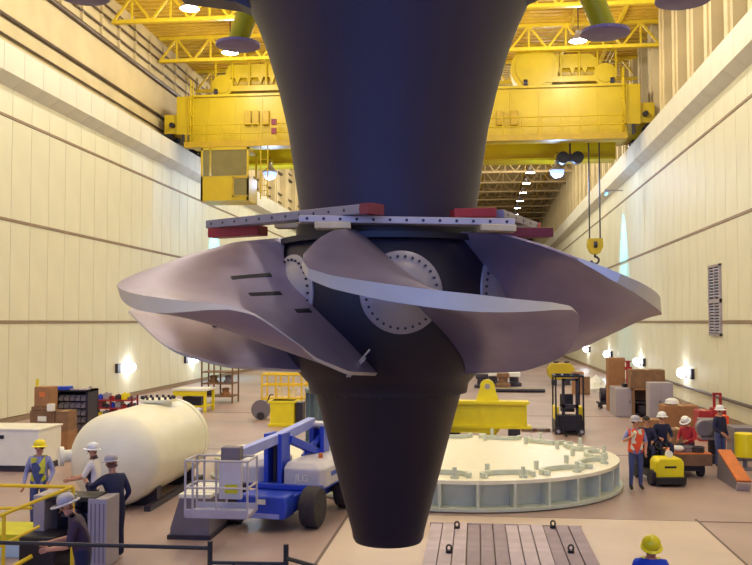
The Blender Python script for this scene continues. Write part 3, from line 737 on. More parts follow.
part(r, 'lift_cylinder', DARK, lambda q: q.cyl((-.17, -.55, .8), (-.17, -.55, 1.75), .055, n=10).box((-.17, -.6, 1.62), (.16, .14, .16)), mst)
part(r, 'mast_label', RED, lambda q: q.box((-.17, -.68, 1.65), (.1, .02, .12)), mst, smooth=0)
bm_ = part(r, 'boom', LBLUE, lambda q: q.bar(r.matrix_basis @ Vector((-.1, -.3, 1.74)), at(232, 457, 17.1), .17, .2), world=True, bevel=.015)
part(r, 'jib_head', MGREY, lambda q: q.box(at(230, 458, 17.0), (.22, .34, .26)), bm_, world=True, bevel=.02)
part(r, 'rear_boom', LBLUE, lambda q: q.bar((-.1, -.3, 1.74), (.1, .95, 1.92), .2, .2), bevel=.015)
part(r, 'riser_arm', BLUE, lambda q: q.bar((.0, -.2, 1.66), (.3, 1.0, 1.2), .16, .16).bar((.1, .4, 1.2), (.3, 1.0, 1.6), .1, .1), bevel=.012)
up = part(r, 'upright', BLUE, lambda q: q.box((.38, 1.05, 1.5), (.1, .4, .66)).box((.12, 1.05, 1.5), (.1, .4, .66)).box((.25, 1.2, 1.5), (.3, .1, .5)).box((.25, 1.05, 1.0), (.4, .4, .4)), bevel=.015)
part(r, 'upright_cap', HOOD, lambda q: q.box((.25, 1.05, 1.87), (.42, .46, .08)), up, bevel=.02)
# basket
ba, bb_ = at(189, 459, 16.3), at(250, 516, 16.3)
zt_, zf = ba.z, bb_.z; x0, x1, y0, y1 = ba.x, bb_.x, 16.1, 16.8
bk = part(r, 'basket', ALU, lambda q: q.bb((x0, y0, zf - .02), (x1, y1, zf + .04)).bb((x0, y0 - .01, zf), (x1, y0 + .02, zf + .14)).bb((x0, y1 - .02, zf), (x1, y1, zf + .14)), world=True, smooth=0)
for z in (zt_, (zt_ + zf) / 2 + .02): part(r, 'basket_rail', ALU, lambda q: q.tube([(x0, y0, z), (x1, y0, z), (x1, y1, z), (x0, y1, z), (x0, y0, z)], .022, 6), bk, world=True)
for x in (x0, x0 + .14, (x0 + x1) / 2, x1):
    for y in (y0, y1): part(r, 'basket_post', ALU, lambda q: q.cyl((x, y, zf), (x, y, zt_), .022, n=6), bk, world=True)
ctl = at(231, 455, 16.6)
cp = part(r, 'control_console', MGREY, lambda q: q.box((ctl.x, 16.68, ctl.z + .02), (.36, .3, .26)), bk, world=True, bevel=.02)
part(r, 'console_stand', HOOD, lambda q: q.box((ctl.x, 16.6, ctl.z - .45), (.42, .12, .72)), bk, world=True, smooth=0)
part(r, 'warning_plate', LIMEY, lambda q: q.box((ctl.x + .03, 16.52, ctl.z - .62), (.24, .02, .16)), bk, world=True, smooth=0)
def letters(txt, size, m, parent, loc, rot, name='lettering'):
    cu = bpy.data.curves.new(name, 'FONT'); cu.body = txt; cu.size = size; cu.extrude = .004; cu.align_x = 'CENTER'; cu.align_y = 'CENTER'
    t = bpy.data.objects.new(name, cu); col.objects.link(t)
    dg = bpy.context.evaluated_depsgraph_get(); me = bpy.data.meshes.new_from_object(t.evaluated_get(dg)); bpy.data.objects.remove(t)
    me.materials.clear(); me.materials.append(m)
    o = bpy.data.objects.new(name, me); col.objects.link(o); o.parent = parent; o.location = loc; o.rotation_euler = rot
    return o
letters('JLG', .2, WHITE, h1, (.5, -.756, .93), (PI / 2, 0, 0))
letters('JLG', .14, WHITE, h1, (1.012, .35, .98), (PI / 2, 0, PI / 2))

# --- black pallet stacker
a = fl(555.5, 435); b = fl(585, 435)
r = thing('forklift', 'black and yellow forklift with open mast standing in the middle aisle', 'forklift', ((a.x + b.x) / 2, 34.9, 0))
hw = (b.x - a.x) / 2
part(r, 'chassis', BLACK, lambda q: q.box((0, .2, .3), (hw * 2, 1.5, .42)).box((0, -.3, .58), (hw * 1.7, .5, .3)), bevel=.04)
[part(r, 'side_panel', YEL, lambda q: q.box((x, .3, .75), (.16, .9, .5)), bevel=.03) for x in (-hw + .1, hw - .1)]
part(r, 'seat', BLACK, lambda q: q.box((0, .4, .85), (.5, .5, .15)).box((0, .68, 1.15), (.5, .12, .55)), bevel=.03)
for x in (-hw + .04, hw - .04):
    [part(r, 'guard_post', BLACK, lambda q: q.bar((x, y_, .4), (x, y_ * .82, 2.16), .06, .06)) for y_ in (-.52, .95)]
part(r, 'overhead_guard', BLACK, lambda q: q.bb((-hw, -.45, 2.12), (hw, -.37, 2.2)).bb((-hw, .76, 2.12), (hw, .84, 2.2)).bb((-hw, -.45, 2.12), (-hw + .07, .84, 2.2)).bb((hw - .07, -.45, 2.12), (hw, .84, 2.2)).bb((-.2, -.4, 2.14), (-.15, .8, 2.18)).bb((.15, -.4, 2.14), (.2, .8, 2.18)), smooth=0)
mm_ = part(r, 'mast', DARK, lambda q: q.bb((-.3, -.75, .1), (-.2, -.6, 2.1)).bb((.2, -.75, .1), (.3, -.6, 2.1)).bb((-.3, -.75, 1.0), (.3, -.65, 1.14)).bb((-.3, -.75, 2.02), (.3, -.65, 2.1)), smooth=0)
part(r, 'carriage', BLACK, lambda q: q.bb((-.36, -.85, .2), (.36, -.78, .75)).bb((-.36, -.87, .65), (.36, -.8, 1.35)) if 0 else q.bb((-.36, -.85, .2), (.36, -.78, .75)), mm_, smooth=0)
for x in (-.25, .25): part(r, 'fork', BLACK, lambda q: q.bb((x - .05, -1.7, .08), (x + .05, -.85, .12)).bb((x - .05, -.9, .08), (x + .05, -.85, .6)), mm_, smooth=0)
for x in (-hw + .1, hw - .1):
    for y in (-.4, .7): part(r, 'wheel', RUBBER, lambda q: q.cyl((x - .09, y, .18), (x + .09, y, .18), .18, n=16))
for x in (-hw + .12, hw - .12): part(r, 'front_lamp', ALU, lambda q: q.cyl((x, -.62, .12), (x, -.55, .12), .07, n=10))
r = thing('wooden_pallet', 'flat pale pallet on the floor left of the forklift', 'pallet', fl(535, 430))
for k in range(5): part(r, 'deck_board', CBEAM, lambda q: q.box((0, -.45 + .22 * k, .12), (1.1, .16, .025)), smooth=0)
for x in (-.5, 0, .5): part(r, 'runner', CARD2, lambda q: q.box((x, 0, .055), (.09, 1.06, .11)), smooth=0)

# ================================================================ GOODS ALONG THE LEFT WALL
def crate(name, lab, cat, px0, px1, pyt, pyb, Y, depth, m, z0=None, label_m=None, rz=0, group=None):
    a = at(px0, pyb, Y); b = at(px1, pyt, Y); zb_ = a.z if z0 is None else z0
    w_, h_ = b.x - a.x, b.z - zb_
    r = thing(name, lab, cat, ((a.x + b.x) / 2, Y + depth / 2, zb_), rz, group)
    part(r, 'body', m, lambda q: q.box((0, 0, h_ / 2), (w_, depth, h_)), bevel=.015)
    part(r, 'tape', WOOD, lambda q: q.box((0, 0, h_), (w_ * .12, depth * .98, .006)), smooth=0)
    if label_m: part(r, 'paper_label', label_m, lambda q: q.box((.0, -depth / 2 - .003, h_ * .62), (w_ * .35, .006, h_ * .24)), smooth=0)
    return r, b.z
a = fl(38, 472)
r = thing('transport_crate', 'large white transport crate on a dark skid by the left edge', 'crate', (a.x - 1.1, a.y + .7, 0))
part(r, 'body', WHITE, lambda q: q.box((0, 0, .65), (2.2, 1.4, 1.0)), bevel=.02)
part(r, 'lid', WHITE, lambda q: q.box((0, 0, 1.17), (2.26, 1.46, .05)), bevel=.01)
part(r, 'skid', DARK, lambda q: q.box((0, 0, .07), (2.3, 1.5, .14)), smooth=0)
[part(r, 'latch', BLACK, lambda q: q.box((x, -.71, .96), (.15, .03, .1)), smooth=0) for x in (-.25, .0)]
r = thing('wooden_pallet', 'dark pallet carrying the cardboard box pile on the left', 'pallet', (at(50, 455, 27.4).x, 27.9, 0))
for k in range(4): part(r, 'runner', DARK, lambda q: q.box((0, -.45 + .3 * k, .07), (1.3, .12, .14)), smooth=0)
ORL = mat('label_orange', (226, 120, 60), .6)
crate('cardboard_box', 'tan cardboard box with an orange mark, bottom left of the pile', 'box', 36, 48.5, 432, 452, 27.4, .6, CARD, .14, ORL)
crate('cardboard_box', 'wide tan cardboard box, bottom right of the pile', 'box', 51, 68, 431, 452, 27.4, .7, CARD, .14)
z_ = at(40, 432, 27.4).z + .01
crate('cardboard_box', 'wide brown cardboard box with white label, middle of the pile', 'box', 29.5, 54.5, 411, 431, 27.4, .65, CARD2, z_, WHITE)
crate('cardboard_box', 'plain dark brown box, middle right of the pile', 'box', 55, 68, 411.5, 431, 27.4, .65, CARD2, z_)
z2_ = at(40, 411, 27.4).z + .01
crate('cardboard_box', 'flat dark box just under the topmost cardboard box', 'box', 31, 49, 407, 411, 27.4, .6, CARD2, z2_)
z3_ = at(40, 407, 27.4).z + .012
crate('cardboard_box', 'topmost cardboard box of the pile, with an orange label', 'box', 34, 50, 387, 407, 27.4, .55, CARD, z3_, ORL)
crate('paper_carton', 'small white carton beside the topmost cardboard box', 'box', 46.5, 52.5, 404, 411, 27.2, .2, WHITE, z2_)
a = at(30, 385, 28.2); r = thing('yellow_post', 'slim yellow post behind the cardboard pile', 'post', (a.x, 28.7, 0))
part(r, 'post', YEL, lambda q: q.cyl((0, 0, 0), (0, 0, at(31, 379, 28.7).z), .05, n=10)); part(r, 'foot', DARK, lambda q: q.cyl((0, 0, 0), (0, 0, .05), .15, n=12))
# bin rack
a, b = at(55, 452, 28.9), at(88, 390, 28.9)
r = thing('bin_rack', 'tall dark grey rack with a grid of small bins', 'rack', ((a.x + b.x) / 2, 29.3, 0))
hw, hh = (b.x - a.x) / 2, b.z
part(r, 'frame', DARK, lambda q: q.bb((-hw, .05, 0), (hw, .45, .08)).bb((-hw, -.4, hh - .06), (hw, .45, hh)).bb((-hw, -.4, 0), (-hw + .04, .45, hh)).bb((hw - .06, -.4, 0), (hw, .45, hh)).bb((-hw, .4, 0), (hw, .45, hh)), smooth=0)
me = None
for i in range(5):
    for j in range(7):
        w_ = (hw * 2 - .14) / 5
        if me is None: p = part(r, 'bin', MGREY, lambda q: q.prism([(-w_ * .42, 0), (w_ * .42, 0), (w_ * .42, .12), (-w_ * .42, .12)], -.38, .3).prism([(-w_ * .42, .12), (w_ * .42, .12), (w_ * .42, .19), (-w_ * .42, .19)], -.3, .3), smooth=0); me = p.data
        else: p = piece('bin', me, r)
        p.location = (-hw + .07 + w_ * (i + .5), 0, .12 + (hh - .25) / 7 * j)
crate('tool_case', 'blue case lying on top of the bin rack', 'case', 56, 68, 386.5, 392, 28.7, .4, BLUE, hh)
crate('parts_tray', 'low grey tray with white bits on the bin rack', 'tray', 70, 86, 389, 392.5, 28.7, .4, GREY, hh)
a = at(87, 392, 30); r = thing('steel_post', 'pale steel post between the bin rack and the red shelf', 'post', (a.x, 30.3, 0))
part(r, 'post', CBEAM, lambda q: q.box((0, 0, .98), (.1, .1, 1.96))); part(r, 'foot', CBEAM, lambda q: q.box((0, 0, .02), (.3, .3, .04)))
# red shelf with tools
a, b = at(88, 424, 34.8), at(131, 396, 34.8)
r = thing('tool_shelf', 'long red shelf unit against the left wall behind the tank', 'shelf', ((a.x + b.x) / 2, 35.2, 0)); hw = (b.x - a.x) / 2
for z in (.1, .42, .74, 1.06): part(r, 'shelf_board', RED, lambda q: q.box((0, 0, z), (hw * 2, .7, .05)), smooth=0)
for x in (-hw, 0, hw): part(r, 'upright', DRED, lambda q: q.box((x, .3, .62), (.06, .06, 1.24)).box((x, -.3, .62), (.06, .06, 1.24)), smooth=0)
shelfx, shelfh = (a.x + b.x) / 2, hw
tl = ['dark jack', 'red toolbox', 'grey clamp', 'blue sleeve', 'dark motor', 'red toolbox', 'grey clamp', 'yellow chock']
tm_ = [DARK, RED, MGREY, BLUE, DARK, DRED, GREY, YEL]
wrd = ['far left', 'left', 'left centre', 'centre', 'right centre', 'right', 'far right']
for lv, z in ((0, 1.085), (1, .765), (2, .445)):
    for k in range(7):
        i = (k * 3 + lv * 2) % 8; x = shelfx - shelfh + .15 + k * (2 * shelfh - .25) / 6
        q = MB(); h_ = .1 + .07 * ((k + lv) % 3)
        q.box((0, 0, h_ / 2), (.22, .4, h_)).cyl((0, -.1, h_), (0, -.1, h_ + .05), .05, n=8)
        o = q.build('shelf_tool', tm_[i], bevel=.01); o.location = (x, 35.15, z)
        tag(o, '%s on the %s board of the red shelf, %s place' % (tl[i], ('top', 'second', 'third')[lv], wrd[k]), 'tool', 'tools on the red shelf')
# work table with white top
a, b = at(172, 412, 41), at(207, 389, 41)
r = thing('work_table', 'yellow work table with a white top by the left wall', 'table', ((a.x + b.x) / 2, 41.7, 0)); hw = (b.x - a.x) / 2; hh = b.z
part(r, 'table_top', WHITE, lambda q: q.box((0, 0, hh - .05), (hw * 2, 1.5, .1)), bevel=.01)
part(r, 'apron', YEL, lambda q: q.box((0, -.66, hh - .22), (hw * 1.9, .06, .22)).box((0, 0, .25), (hw * 1.8, 1.3, .06)), smooth=0)
for x in (-hw + .1, hw - .1):
    for y in (-.65, .65): part(r, 'leg', YEL, lambda q: q.box((x, y, hh / 2), (.12, .12, hh)), smooth=0)
o = MB().box((0, 0, .2), (.9, .5, .4)).cyl((-.2, 0, .4), (-.2, 0, .52), .12, n=10).build('tool_motor', DARK, bevel=.02); o.location = (r.location.x, 41.6, .28); tag(o, 'dark motor on the lower shelf of the yellow table', 'motor')
# brown scaffold rack
a, b = at(201, 405, 45.5), at(232, 361, 45.5)
r = thing('scaffold_rack', 'brown scaffold rack loaded with machine parts beside the yellow table', 'rack', ((a.x + b.x) / 2, 46.2, 0)); hw = (b.x - a.x) / 2; hh = b.z
for x in (-hw, -hw * .2, hw):
    for y in (-.6, .6): part(r, 'post', CARD2, lambda q: q.box((x, y, hh / 2 + .2 * (x < 0)), (.07, .07, hh)), smooth=0)
for z in (.35, 1.0, 1.6): part(r, 'shelf_board', CARD2, lambda q: q.box((0, 0, z), (hw * 2, 1.3, .06)), smooth=0)
for k, (x, z, m_, lb_) in enumerate(((-.5, .38, DARK, 'dark pump on the lowest board of the brown scaffold rack'), (.35, .38, CARD, 'tan gearbox on the lowest board of the brown scaffold rack'), (-.3, 1.03, CARD2, 'brown valve on the middle board of the brown scaffold rack'), (.5, 1.03, MGREY, 'grey flange on the middle board of the brown scaffold rack'))):
    q = MB().lathe([(.12, 0), (.26, 0), (.26, .12), (.18, .16), (.18, .3), (.24, .34), (.1, .4)], 12); o = q.build('machine_part', m_); o.location = (r.location.x + x, 46.0, z); tag(o, lb_, 'machine part')
# yellow block, cart and rack in front of the teal casing
a, b = at(268, 427, 35.7), at(295, 401, 35.7)
r = thing('counterweight_block', 'bright yellow steel block with flanged foot left of the teal casing', 'block', ((a.x + b.x) / 2, 36.1, 0)); hw = (b.x - a.x) / 2; hh = b.z
part(r, 'body', YEL, lambda q: q.bb((-hw + .08, -.4, .1), (hw - .05, .4, hh)).bb((-hw, -.45, 0), (hw, .45, .12)).bb((-hw - .02, -.42, hh - .1), (hw, .42, hh)), bevel=.015)
part(r, 'side_plate', DARK, lambda q: q.box((hw + .14, .1, .5), (.26, .6, .9)), smooth=0)
p = fl(262, 419); r = thing('hose_cart', 'small wheeled hose cart beside the yellow block', 'cart', p)
part(r, 'reel', MGREY, lambda q: q.cyl((0, -.2, .42), (0, .2, .42), .36, n=20).cyl((0, -.26, .42), (0, -.2, .42), .42, n=20)); part(r, 'handle', DARK, lambda q: q.tube([(.1, 0, .4), (.35, 0, 1.05), (.5, 0, 1.05)], .03))
for y in (-.3, .3): part(r, 'wheel', RUBBER, lambda q: q.cyl((0, y - .04, .16), (0, y + .04, .16), .16, n=14))
a, b = at(261, 402, 41.5), at(301, 375, 41.5)
r = thing('yellow_trolley', 'yellow railed trolley behind the yellow block', 'trolley', ((a.x + b.x) / 2, 42.2, 0)); hw = (b.x - a.x) / 2; hh = b.z
part(r, 'deck', SAFETY, lambda q: q.box((0, 0, .6), (hw * 2, 1.2, .1)), smooth=0)
for z in (hh, hh - .5): part(r, 'rail', SAFETY, lambda q: q.tube([(-hw, -.55, z), (hw, -.55, z), (hw, .55, z), (-hw, .55, z), (-hw, -.55, z)], .045))
for x in (-hw, -hw * .3, hw * .35, hw):
    for y in (-.55, .55): part(r, 'post', SAFETY, lambda q: q.cyl((x, y, .1), (x, y, hh), .045, n=6))
for x in (-hw + .2, hw - .2):
    for y in (-.5, .5): part(r, 'wheel', RUBBER, lambda q: q.cyl((x, y - .05, .14), (x, y + .05, .14), .14, n=12))
for k, (dx, m_, lb_) in enumerate(((-.2, WHITE, 'white bucket on the left of the yellow trolley'), (.45, WHITE, 'white bucket on the right of the yellow trolley'))):
    o = MB().lathe([(.15, 0), (.2, .4), (.21, .42), (.18, .42), (.14, .05)], 14).build('bucket', m_); o.location = (r.location.x + dx, 42.1, .65); tag(o, lb_, 'bucket')
a, b = at(306, 392, 47), at(326, 373, 47)
r = thing('tube_barrier', 'far yellow tube frame just left of the nose cone', 'frame', ((a.x + b.x) / 2, 47.3, 0)); hw = (b.x - a.x) / 2; hh = b.z
part(r, 'top_rail', SAFETY, lambda q: q.tube([(-hw, 0, hh), (hw, 0, hh)], .06)); part(r, 'mid_rail', SAFETY, lambda q: q.tube([(-hw, 0, hh * .6), (hw, 0, hh * .6)], .06))
for x in (-hw, 0, hw): part(r, 'post', SAFETY, lambda q: q.cyl((x, 0, 0), (x, 0, hh), .06, n=8))

# ================================================================ GOODS IN THE MIDDLE AND ALONG THE RIGHT WALL
for k, (px, py, m_, lb_) in enumerate(((482, 388, DARK, 'dark valve body on the far floor beside the runner hub'), (493, 385, WHITE, 'white-capped machine part, left of the far pair'), (503, 387, CARD2, 'brown machine part between the far white-capped pair'), (514, 386, WHITE, 'white-capped machine part, right of the far pair'))):
    p = fl(px, py); r = thing('machine_part', lb_, 'machine part', p)
    part(r, 'body', DARK if m_ is WHITE else m_, lambda q: q.lathe([(.35, 0), (.5, 0), (.5, .2), (.3, .3), (.3, .6), (.1, .62)], 16))
    part(r, 'cap', m_, lambda q: q.box((0, 0, .75), (.8, .7, .3)), bevel=.05)
p = fl(521, 392); r = thing('pipe_bundle', 'low flat bundle of dark pipes on the far floor', 'pipes', p)
for k in range(5): part(r, 'pipe', [DARK, MGREY, DARK, YEL, DARK][k], lambda q: q.cyl((-1.5, -.4 + .2 * k, .12), (1.4, -.4 + .2 * k, .12), .1, n=10))
a, b = at(548, 379, 61), at(575, 363, 61); hw = (b.x - a.x) / 2
r = thing('yellow_hoist', 'rounded yellow hoist body on the far floor behind the forklift', 'hoist', ((a.x + b.x) / 2, 61.6, 0))
part(r, 'body', CRANE, lambda q: q.prism([(-hw, .7), (-hw * .7, .35), (hw * .7, .35), (hw, .7), (hw, 1.1), (hw * .7, 1.45), (-hw * .7, 1.45), (-hw, 1.1)], -.6, .6), bevel=.05)
[part(r, 'lug', DARK, lambda q: q.box((x, 0, 1.5), (.3, .3, .12)), smooth=0) for x in (-.3, .4)]; [part(r, 'leg', DARK, lambda q: q.box((sx_ * hw * .5, 0, .18), (.3, 1, .36)), smooth=0) for sx_ in (-1, 1)]
crate('wooden_crate', 'low tan crate on the far floor between yellow hoist and white sheet pile', 'crate', 573, 584, 372, 392, 53.5, .8, CARD, 0)
crate('wooden_crate', 'dark brown box right beside the white sheet pile', 'crate', 584.5, 590, 377, 392, 53.3, .6, CARD2, 0)
# crumpled white sheet
p = fl(597, 392); q = MB(); rnd = random.Random(3); n = 16; P = []
for j in range(6):
    t = j / 5; rr = .75 * (1 - t ** 2.2) + .02
    for i in range(n):
        a_ = 2 * PI * i / n; k_ = 1 + .18 * rnd.uniform(-1, 1); P.append((p.x + rr * k_ * math.cos(a_) * .9, p.y + .6 + rr * k_ * math.sin(a_) * .8, max(0, .95 * t * (1 + .1 * rnd.uniform(-1, 1)))))
q.add(P, [(j * n + i, j * n + (i + 1) % n, (j + 1) * n + (i + 1) % n, (j + 1) * n + i) for j in range(5) for i in range(n)] + [tuple(range(n - 1, -1, -1)), tuple(range(5 * n, 6 * n))])
tag(q.build('sheet_pile', WHITE, smooth=25), 'crumpled white plastic sheeting heaped on the far floor', 'sheeting')
p = fl(608, 409); r = thing('motor_cart', 'dark motor on a low cart in front of the tall brown crate', 'cart', p + Vector((0, .5, 0)))
part(r, 'deck', DARK, lambda q: q.box((0, 0, .25), (.85, .9, .1)), smooth=0); part(r, 'motor', DARK, lambda q: q.cyl((-.3, 0, .65), (.3, 0, .65), .34, n=18).box((0, 0, .34), (.5, .5, .1)).box((.1, 0, 1.0), (.25, .25, .15)))
for x in (-.3, .3):
    for y in (-.35, .35): part(r, 'wheel', RUBBER, lambda q: q.cyl((x - .05, y, .12), (x + .05, y, .12), .12, n=12))
def cabinet(lab, px0, px1, pyt, pyb, Y, depth, m, doors=1, name='grey_cabinet', z0=0.0):
    a, b = at(px0, pyb, Y), at(px1, pyt, Y); hw, hh = (b.x - a.x) / 2, b.z - z0
    r = thing(name, lab, 'cabinet', ((a.x + b.x) / 2, Y + depth / 2, z0))
    part(r, 'body', m, lambda q: q.box((0, 0, hh / 2), (hw * 2, depth, hh)), bevel=.01)
    for k in range(doors):
        w_ = hw * 2 / doors
        d = part(r, 'door', m, lambda q: q.box((-hw + w_ * (k + .5), -depth / 2 - .012, hh / 2), (w_ - .05, .024, hh - .1)), bevel=.006)
        part(r, 'handle', DARK, lambda q: q.box((-hw + w_ * (k + .85), -depth / 2 - .035, hh * .55), (.03, .03, .14)), d, smooth=0)
    return r, b.z
c1, zc1 = cabinet('light grey cabinet with a slim red standpipe on top', 616.5, 632, 389, 417, 40.8, 2.0, GREY, 1)
c2, zc2 = cabinet('tall light grey two-door cabinet in front of the right wall', 650, 673, 383, 427, 37.4, .8, GREY, 2)
crate('wooden_crate', 'tall narrow brown crate standing behind the lower grey cabinet', 'crate', 608.5, 625, 358, 389, 43.5, .8, CARD, 0)
# open dark shelf with a brown top
a, b = at(632.5, 418, 40.2), at(651, 389, 40.2); hw = (b.x - a.x) / 2 + .25
r = thing('open_shelf', 'dark open shelf with a brown top between two grey cabinets', 'shelf', ((a.x + b.x) / 2 + .32, 40.8, 0)); hh = b.z
part(r, 'back_panel', CARD2, lambda q: q.box((0, .45, hh / 2), (hw * 2, .06, hh)), smooth=0); part(r, 'top_board', CARD, lambda q: q.box((0, 0, hh - .03), (hw * 2, 1.0, .06)), smooth=0)
for x in (-hw + .03, hw - .03): part(r, 'side_panel', CARD2, lambda q: q.box((x, 0, hh / 2), (.06, .95, hh)), smooth=0)
for z in (.2, .7): part(r, 'shelf_board', DARK, lambda q: q.box((0, 0, z), (hw * 2 - .1, .9, .05)), smooth=0)
o = MB().lathe([(.2, 0), (.26, .04), (.26, .34), (.12, .4), (.12, .46)], 14).build('paint_can', DARK); o.location = (r.location.x - .2, 40.6, .225); tag(o, 'dark can on the lower board of the open shelf', 'can')
o = MB().box((0, 0, .06), (.5, .4, .12)).build('paper_pack', WHITE, bevel=.02); o.location = (at(643, 420, 39).x, 39.3, 0); tag(o, 'white paper pack on the floor in front of the open shelf', 'paper pack')
crate('wooden_crate', 'wide brown crate lying on top of the open shelf', 'crate', 631, 665, 370, 388, 40.35, .9, CARD2, hh)
p = at(627, 376, 42.3); r = thing('standpipe', 'slim red standpipe on top of the lower grey cabinet', 'standpipe', (p.x, 42.0, zc1)); hz = at(627, 362, 42).z - zc1
part(r, 'pipe', RED, lambda q: q.cyl((0, 0, 0), (0, 0, hz), .09, n=12)); part(r, 'valve', RED, lambda q: q.cyl((-.18, 0, hz * .75), (.18, 0, hz * .75), .07, n=10).cyl((0, 0, hz), (0, 0, hz + .06), .14, n=12)); part(r, 'base', BLACK, lambda q: q.box((0, 0, .08), (.5, .5, .16)), smooth=0)
crate('wooden_crate', 'large tan crate on the floor in front of the right wall', 'crate', 664, 698, 406, 432, 35.6, 1.0, CARD, 0)
o = MB().lathe([(.2, 0), (.28, .06), (.24, .2), (.1, .27)], 16).build('hard_hat', HWHITE); o.location = (at(672, 405, 36).x, 36.0, at(680, 406, 35.6).z); tag(o, 'white hard hat lying on the large tan crate', 'hard hat')
crate('wooden_crate', 'low tan crate in front of the grey cabinet behind the riders', 'crate', 641, 661, 420, 437, 33.0, .8, CARD, 0)
crate('wooden_crate', 'brown box behind the rider in red', 'crate', 672, 690, 430, 447, 30.5, .8, CARD2, 0)
# red frame and hose station near the wall
a = at(718, 419, 34); r = thing('hose_station', 'red hose station standing by the right wall', 'hose station', (a.x, 34, 0)); ht = at(718, 394, 34).z
part(r, 'cabinet', RED, lambda q: q.box((0, 0, .75), (.5, .4, .7)), bevel=.02); [part(r, 'leg', RED, lambda q: q.box((x, 0, .2), (.06, .3, .4)), smooth=0) for x in (-.2, .2)]
part(r, 'pillar', RED, lambda q: q.box((-.1, .1, (1.1 + ht) / 2), (.08, .1, ht - 1.1)).box((.12, .1, (1.1 + ht) / 2), (.08, .1, ht - 1.1)).box((0, .1, ht), (.3, .1, .08)), smooth=0)
crate('tool_chest', 'red tool chest left of the hose station', 'tool chest', 699, 712, 411, 440, 33.0, .8, RED, 0)
crate('tool_chest', 'orange-red case right of the hose station', 'tool chest', 719.5, 729, 416, 441, 33.0, .6, ORANGE, 0)
# dark machine, orange-edged panel, yellow drum
a, b = at(703, 462, 27.4), at(731, 418, 27.4); hw = (b.x - a.x) / 2
r = thing('drill_press', 'dark grey machine with round guards behind the rider in red', 'machine', ((a.x + b.x) / 2, 28.2, 0)); hh = b.z
part(r, 'base', DARK, lambda q: q.box((0, 0, .12), (hw * 1.9, .9, .24)), bevel=.03); part(r, 'column', DARK, lambda q: q.cyl((.1, .1, .2), (.1, .1, hh - .2), .14, n=14))
part(r, 'head', MGREY, lambda q: q.box((0, -.1, hh - .35), (hw * 1.6, .7, .5)).cyl((-.25, -.5, hh - .35), (-.25, -.2, hh - .35), .25, n=16).cyl((.2, -.5, hh - .45), (.2, -.2, hh - .45), .2, n=16), bevel=.03)
part(r, 'table', MGREY, lambda q: q.box((0, -.2, .75), (.7, .6, .08)).cyl((-.2, -.3, .79), (-.2, -.3, .95), .12, n=10), bevel=.01)
a, b = fl(717, 478), fl(736, 490)
r = thing('wedge_panel', 'grey wedge-shaped panel with a sloping orange wooden edge near the right wall', 'panel', (a.x, a.y, 0)); d = Vector((b.x - a.x, b.y - a.y, 0)); L = d.length; r.rotation_euler.z = math.atan2(d.y, d.x)
part(r, 'sheet', MGREY, lambda q: q.prism([(0, 0), (L, 0), (L + .16, .22), (.16, .74)], 0, .3), smooth=0)
part(r, 'edge_board', ORWOOD, lambda q: q.prism([(.16, .742), (L + .16, .222), (L + .19, .27), (.19, .79)], -.02, .32), smooth=0)
part(r, 'end_board', CBEAM, lambda q: q.prism([(L + .005, 0), (L + .06, 0), (L + .2, .2), (L + .165, .22)], -.02, .32), smooth=0)
p = at(745, 457, 26.9); r = thing('yellow_drum', 'yellow drum on a grey stand at the right edge', 'drum', (p.x, 26.9, 0)); zt_ = at(745, 433, 26.9).z
part(r, 'drum', YEL, lambda q: q.lathe([(.26, p.z), (.28, p.z + .02), (.28, zt_ - .02), (.26, zt_), (.02, zt_)], 24, )); part(r, 'stand', MGREY, lambda q: q.lathe([(.3, 0), (.3, .04), (.06, .06), (.06, p.z), (.2, p.z)], 16))
a = at(735, 446, 27.5); r = thing('grey_cabinet', 'low grey machine cabinet behind the yellow drum', 'cabinet', (a.x + .75, 28.9, 0))
part(r, 'body', MGREY, lambda q: q.box((0, 0, .5), (1.0, .9, 1.0)), bevel=.02); part(r, 'panel', DARK, lambda q: q.box((-.15, -.46, .65), (.4, .02, .4)), smooth=0)
o = MB().cyl((XR - .12, 20, 1.0), (XR - .12, 60, 1.0), .07, n=8).build('wall_pipe', RAILD); tag(o, 'long dark pipe running low along the right wall', 'pipe')

# ================================================================ FOREGROUND
# raised deck with black guard rail
struct(MB().bb((-14, Y0, 0), (8, 8.3, 1.05)).build('floor_deck', WALLB), 'raised concrete deck the guard rail stands on')
r = thing('guard_rail', 'thin black pipe guard rail across the lower left foreground', 'railing', (at(210, 548, 8).x, 8, 1.05))
zr = at(210, 548, 8).z; xa, xb = at(210, 548, 8).x, at(286, 548, 8).x
part(r, 'top_rail', BLACK, lambda q: q.tube([(-9.5, 8, zr - .02), (xa, 8, zr)], .019), world=True)
part(r, 'top_rail', BLACK, lambda q: q.tube([(xb, 8, zr - .07), (xb + 1.3, 7.0, zr - .07), (xb + 5.3, 6.9, zr - .07)], .019), world=True)
part(r, 'gate_bar', BLACK, lambda q: q.tube([(xa, 8, zr - .13), (xb, 8, zr - .12)], .017), world=True)
for x in (xa + .22, xa + .46): part(r, 'gate_picket', BLACK, lambda q: q.cyl((x, 8, 1.15), (x, 8, zr - .13), .015, n=8), world=True)
part(r, 'gate_bar', BLACK, lambda q: q.tube([(xa, 8, 1.2), (xb, 8, 1.2)], .017), world=True)
for x, y, dz in ((xa, 8, .06), (xb, 8, .05), (-5.2, 8, -.01), (-8.2, 8, -.01), (xb + 1.3, 7, -.06), (xb + 3.3, 6.95, -.06)): part(r, 'post', BLACK, lambda q: q.cyl((x, y, 1.05), (x, y, zr + dz), .024, n=8), world=True)
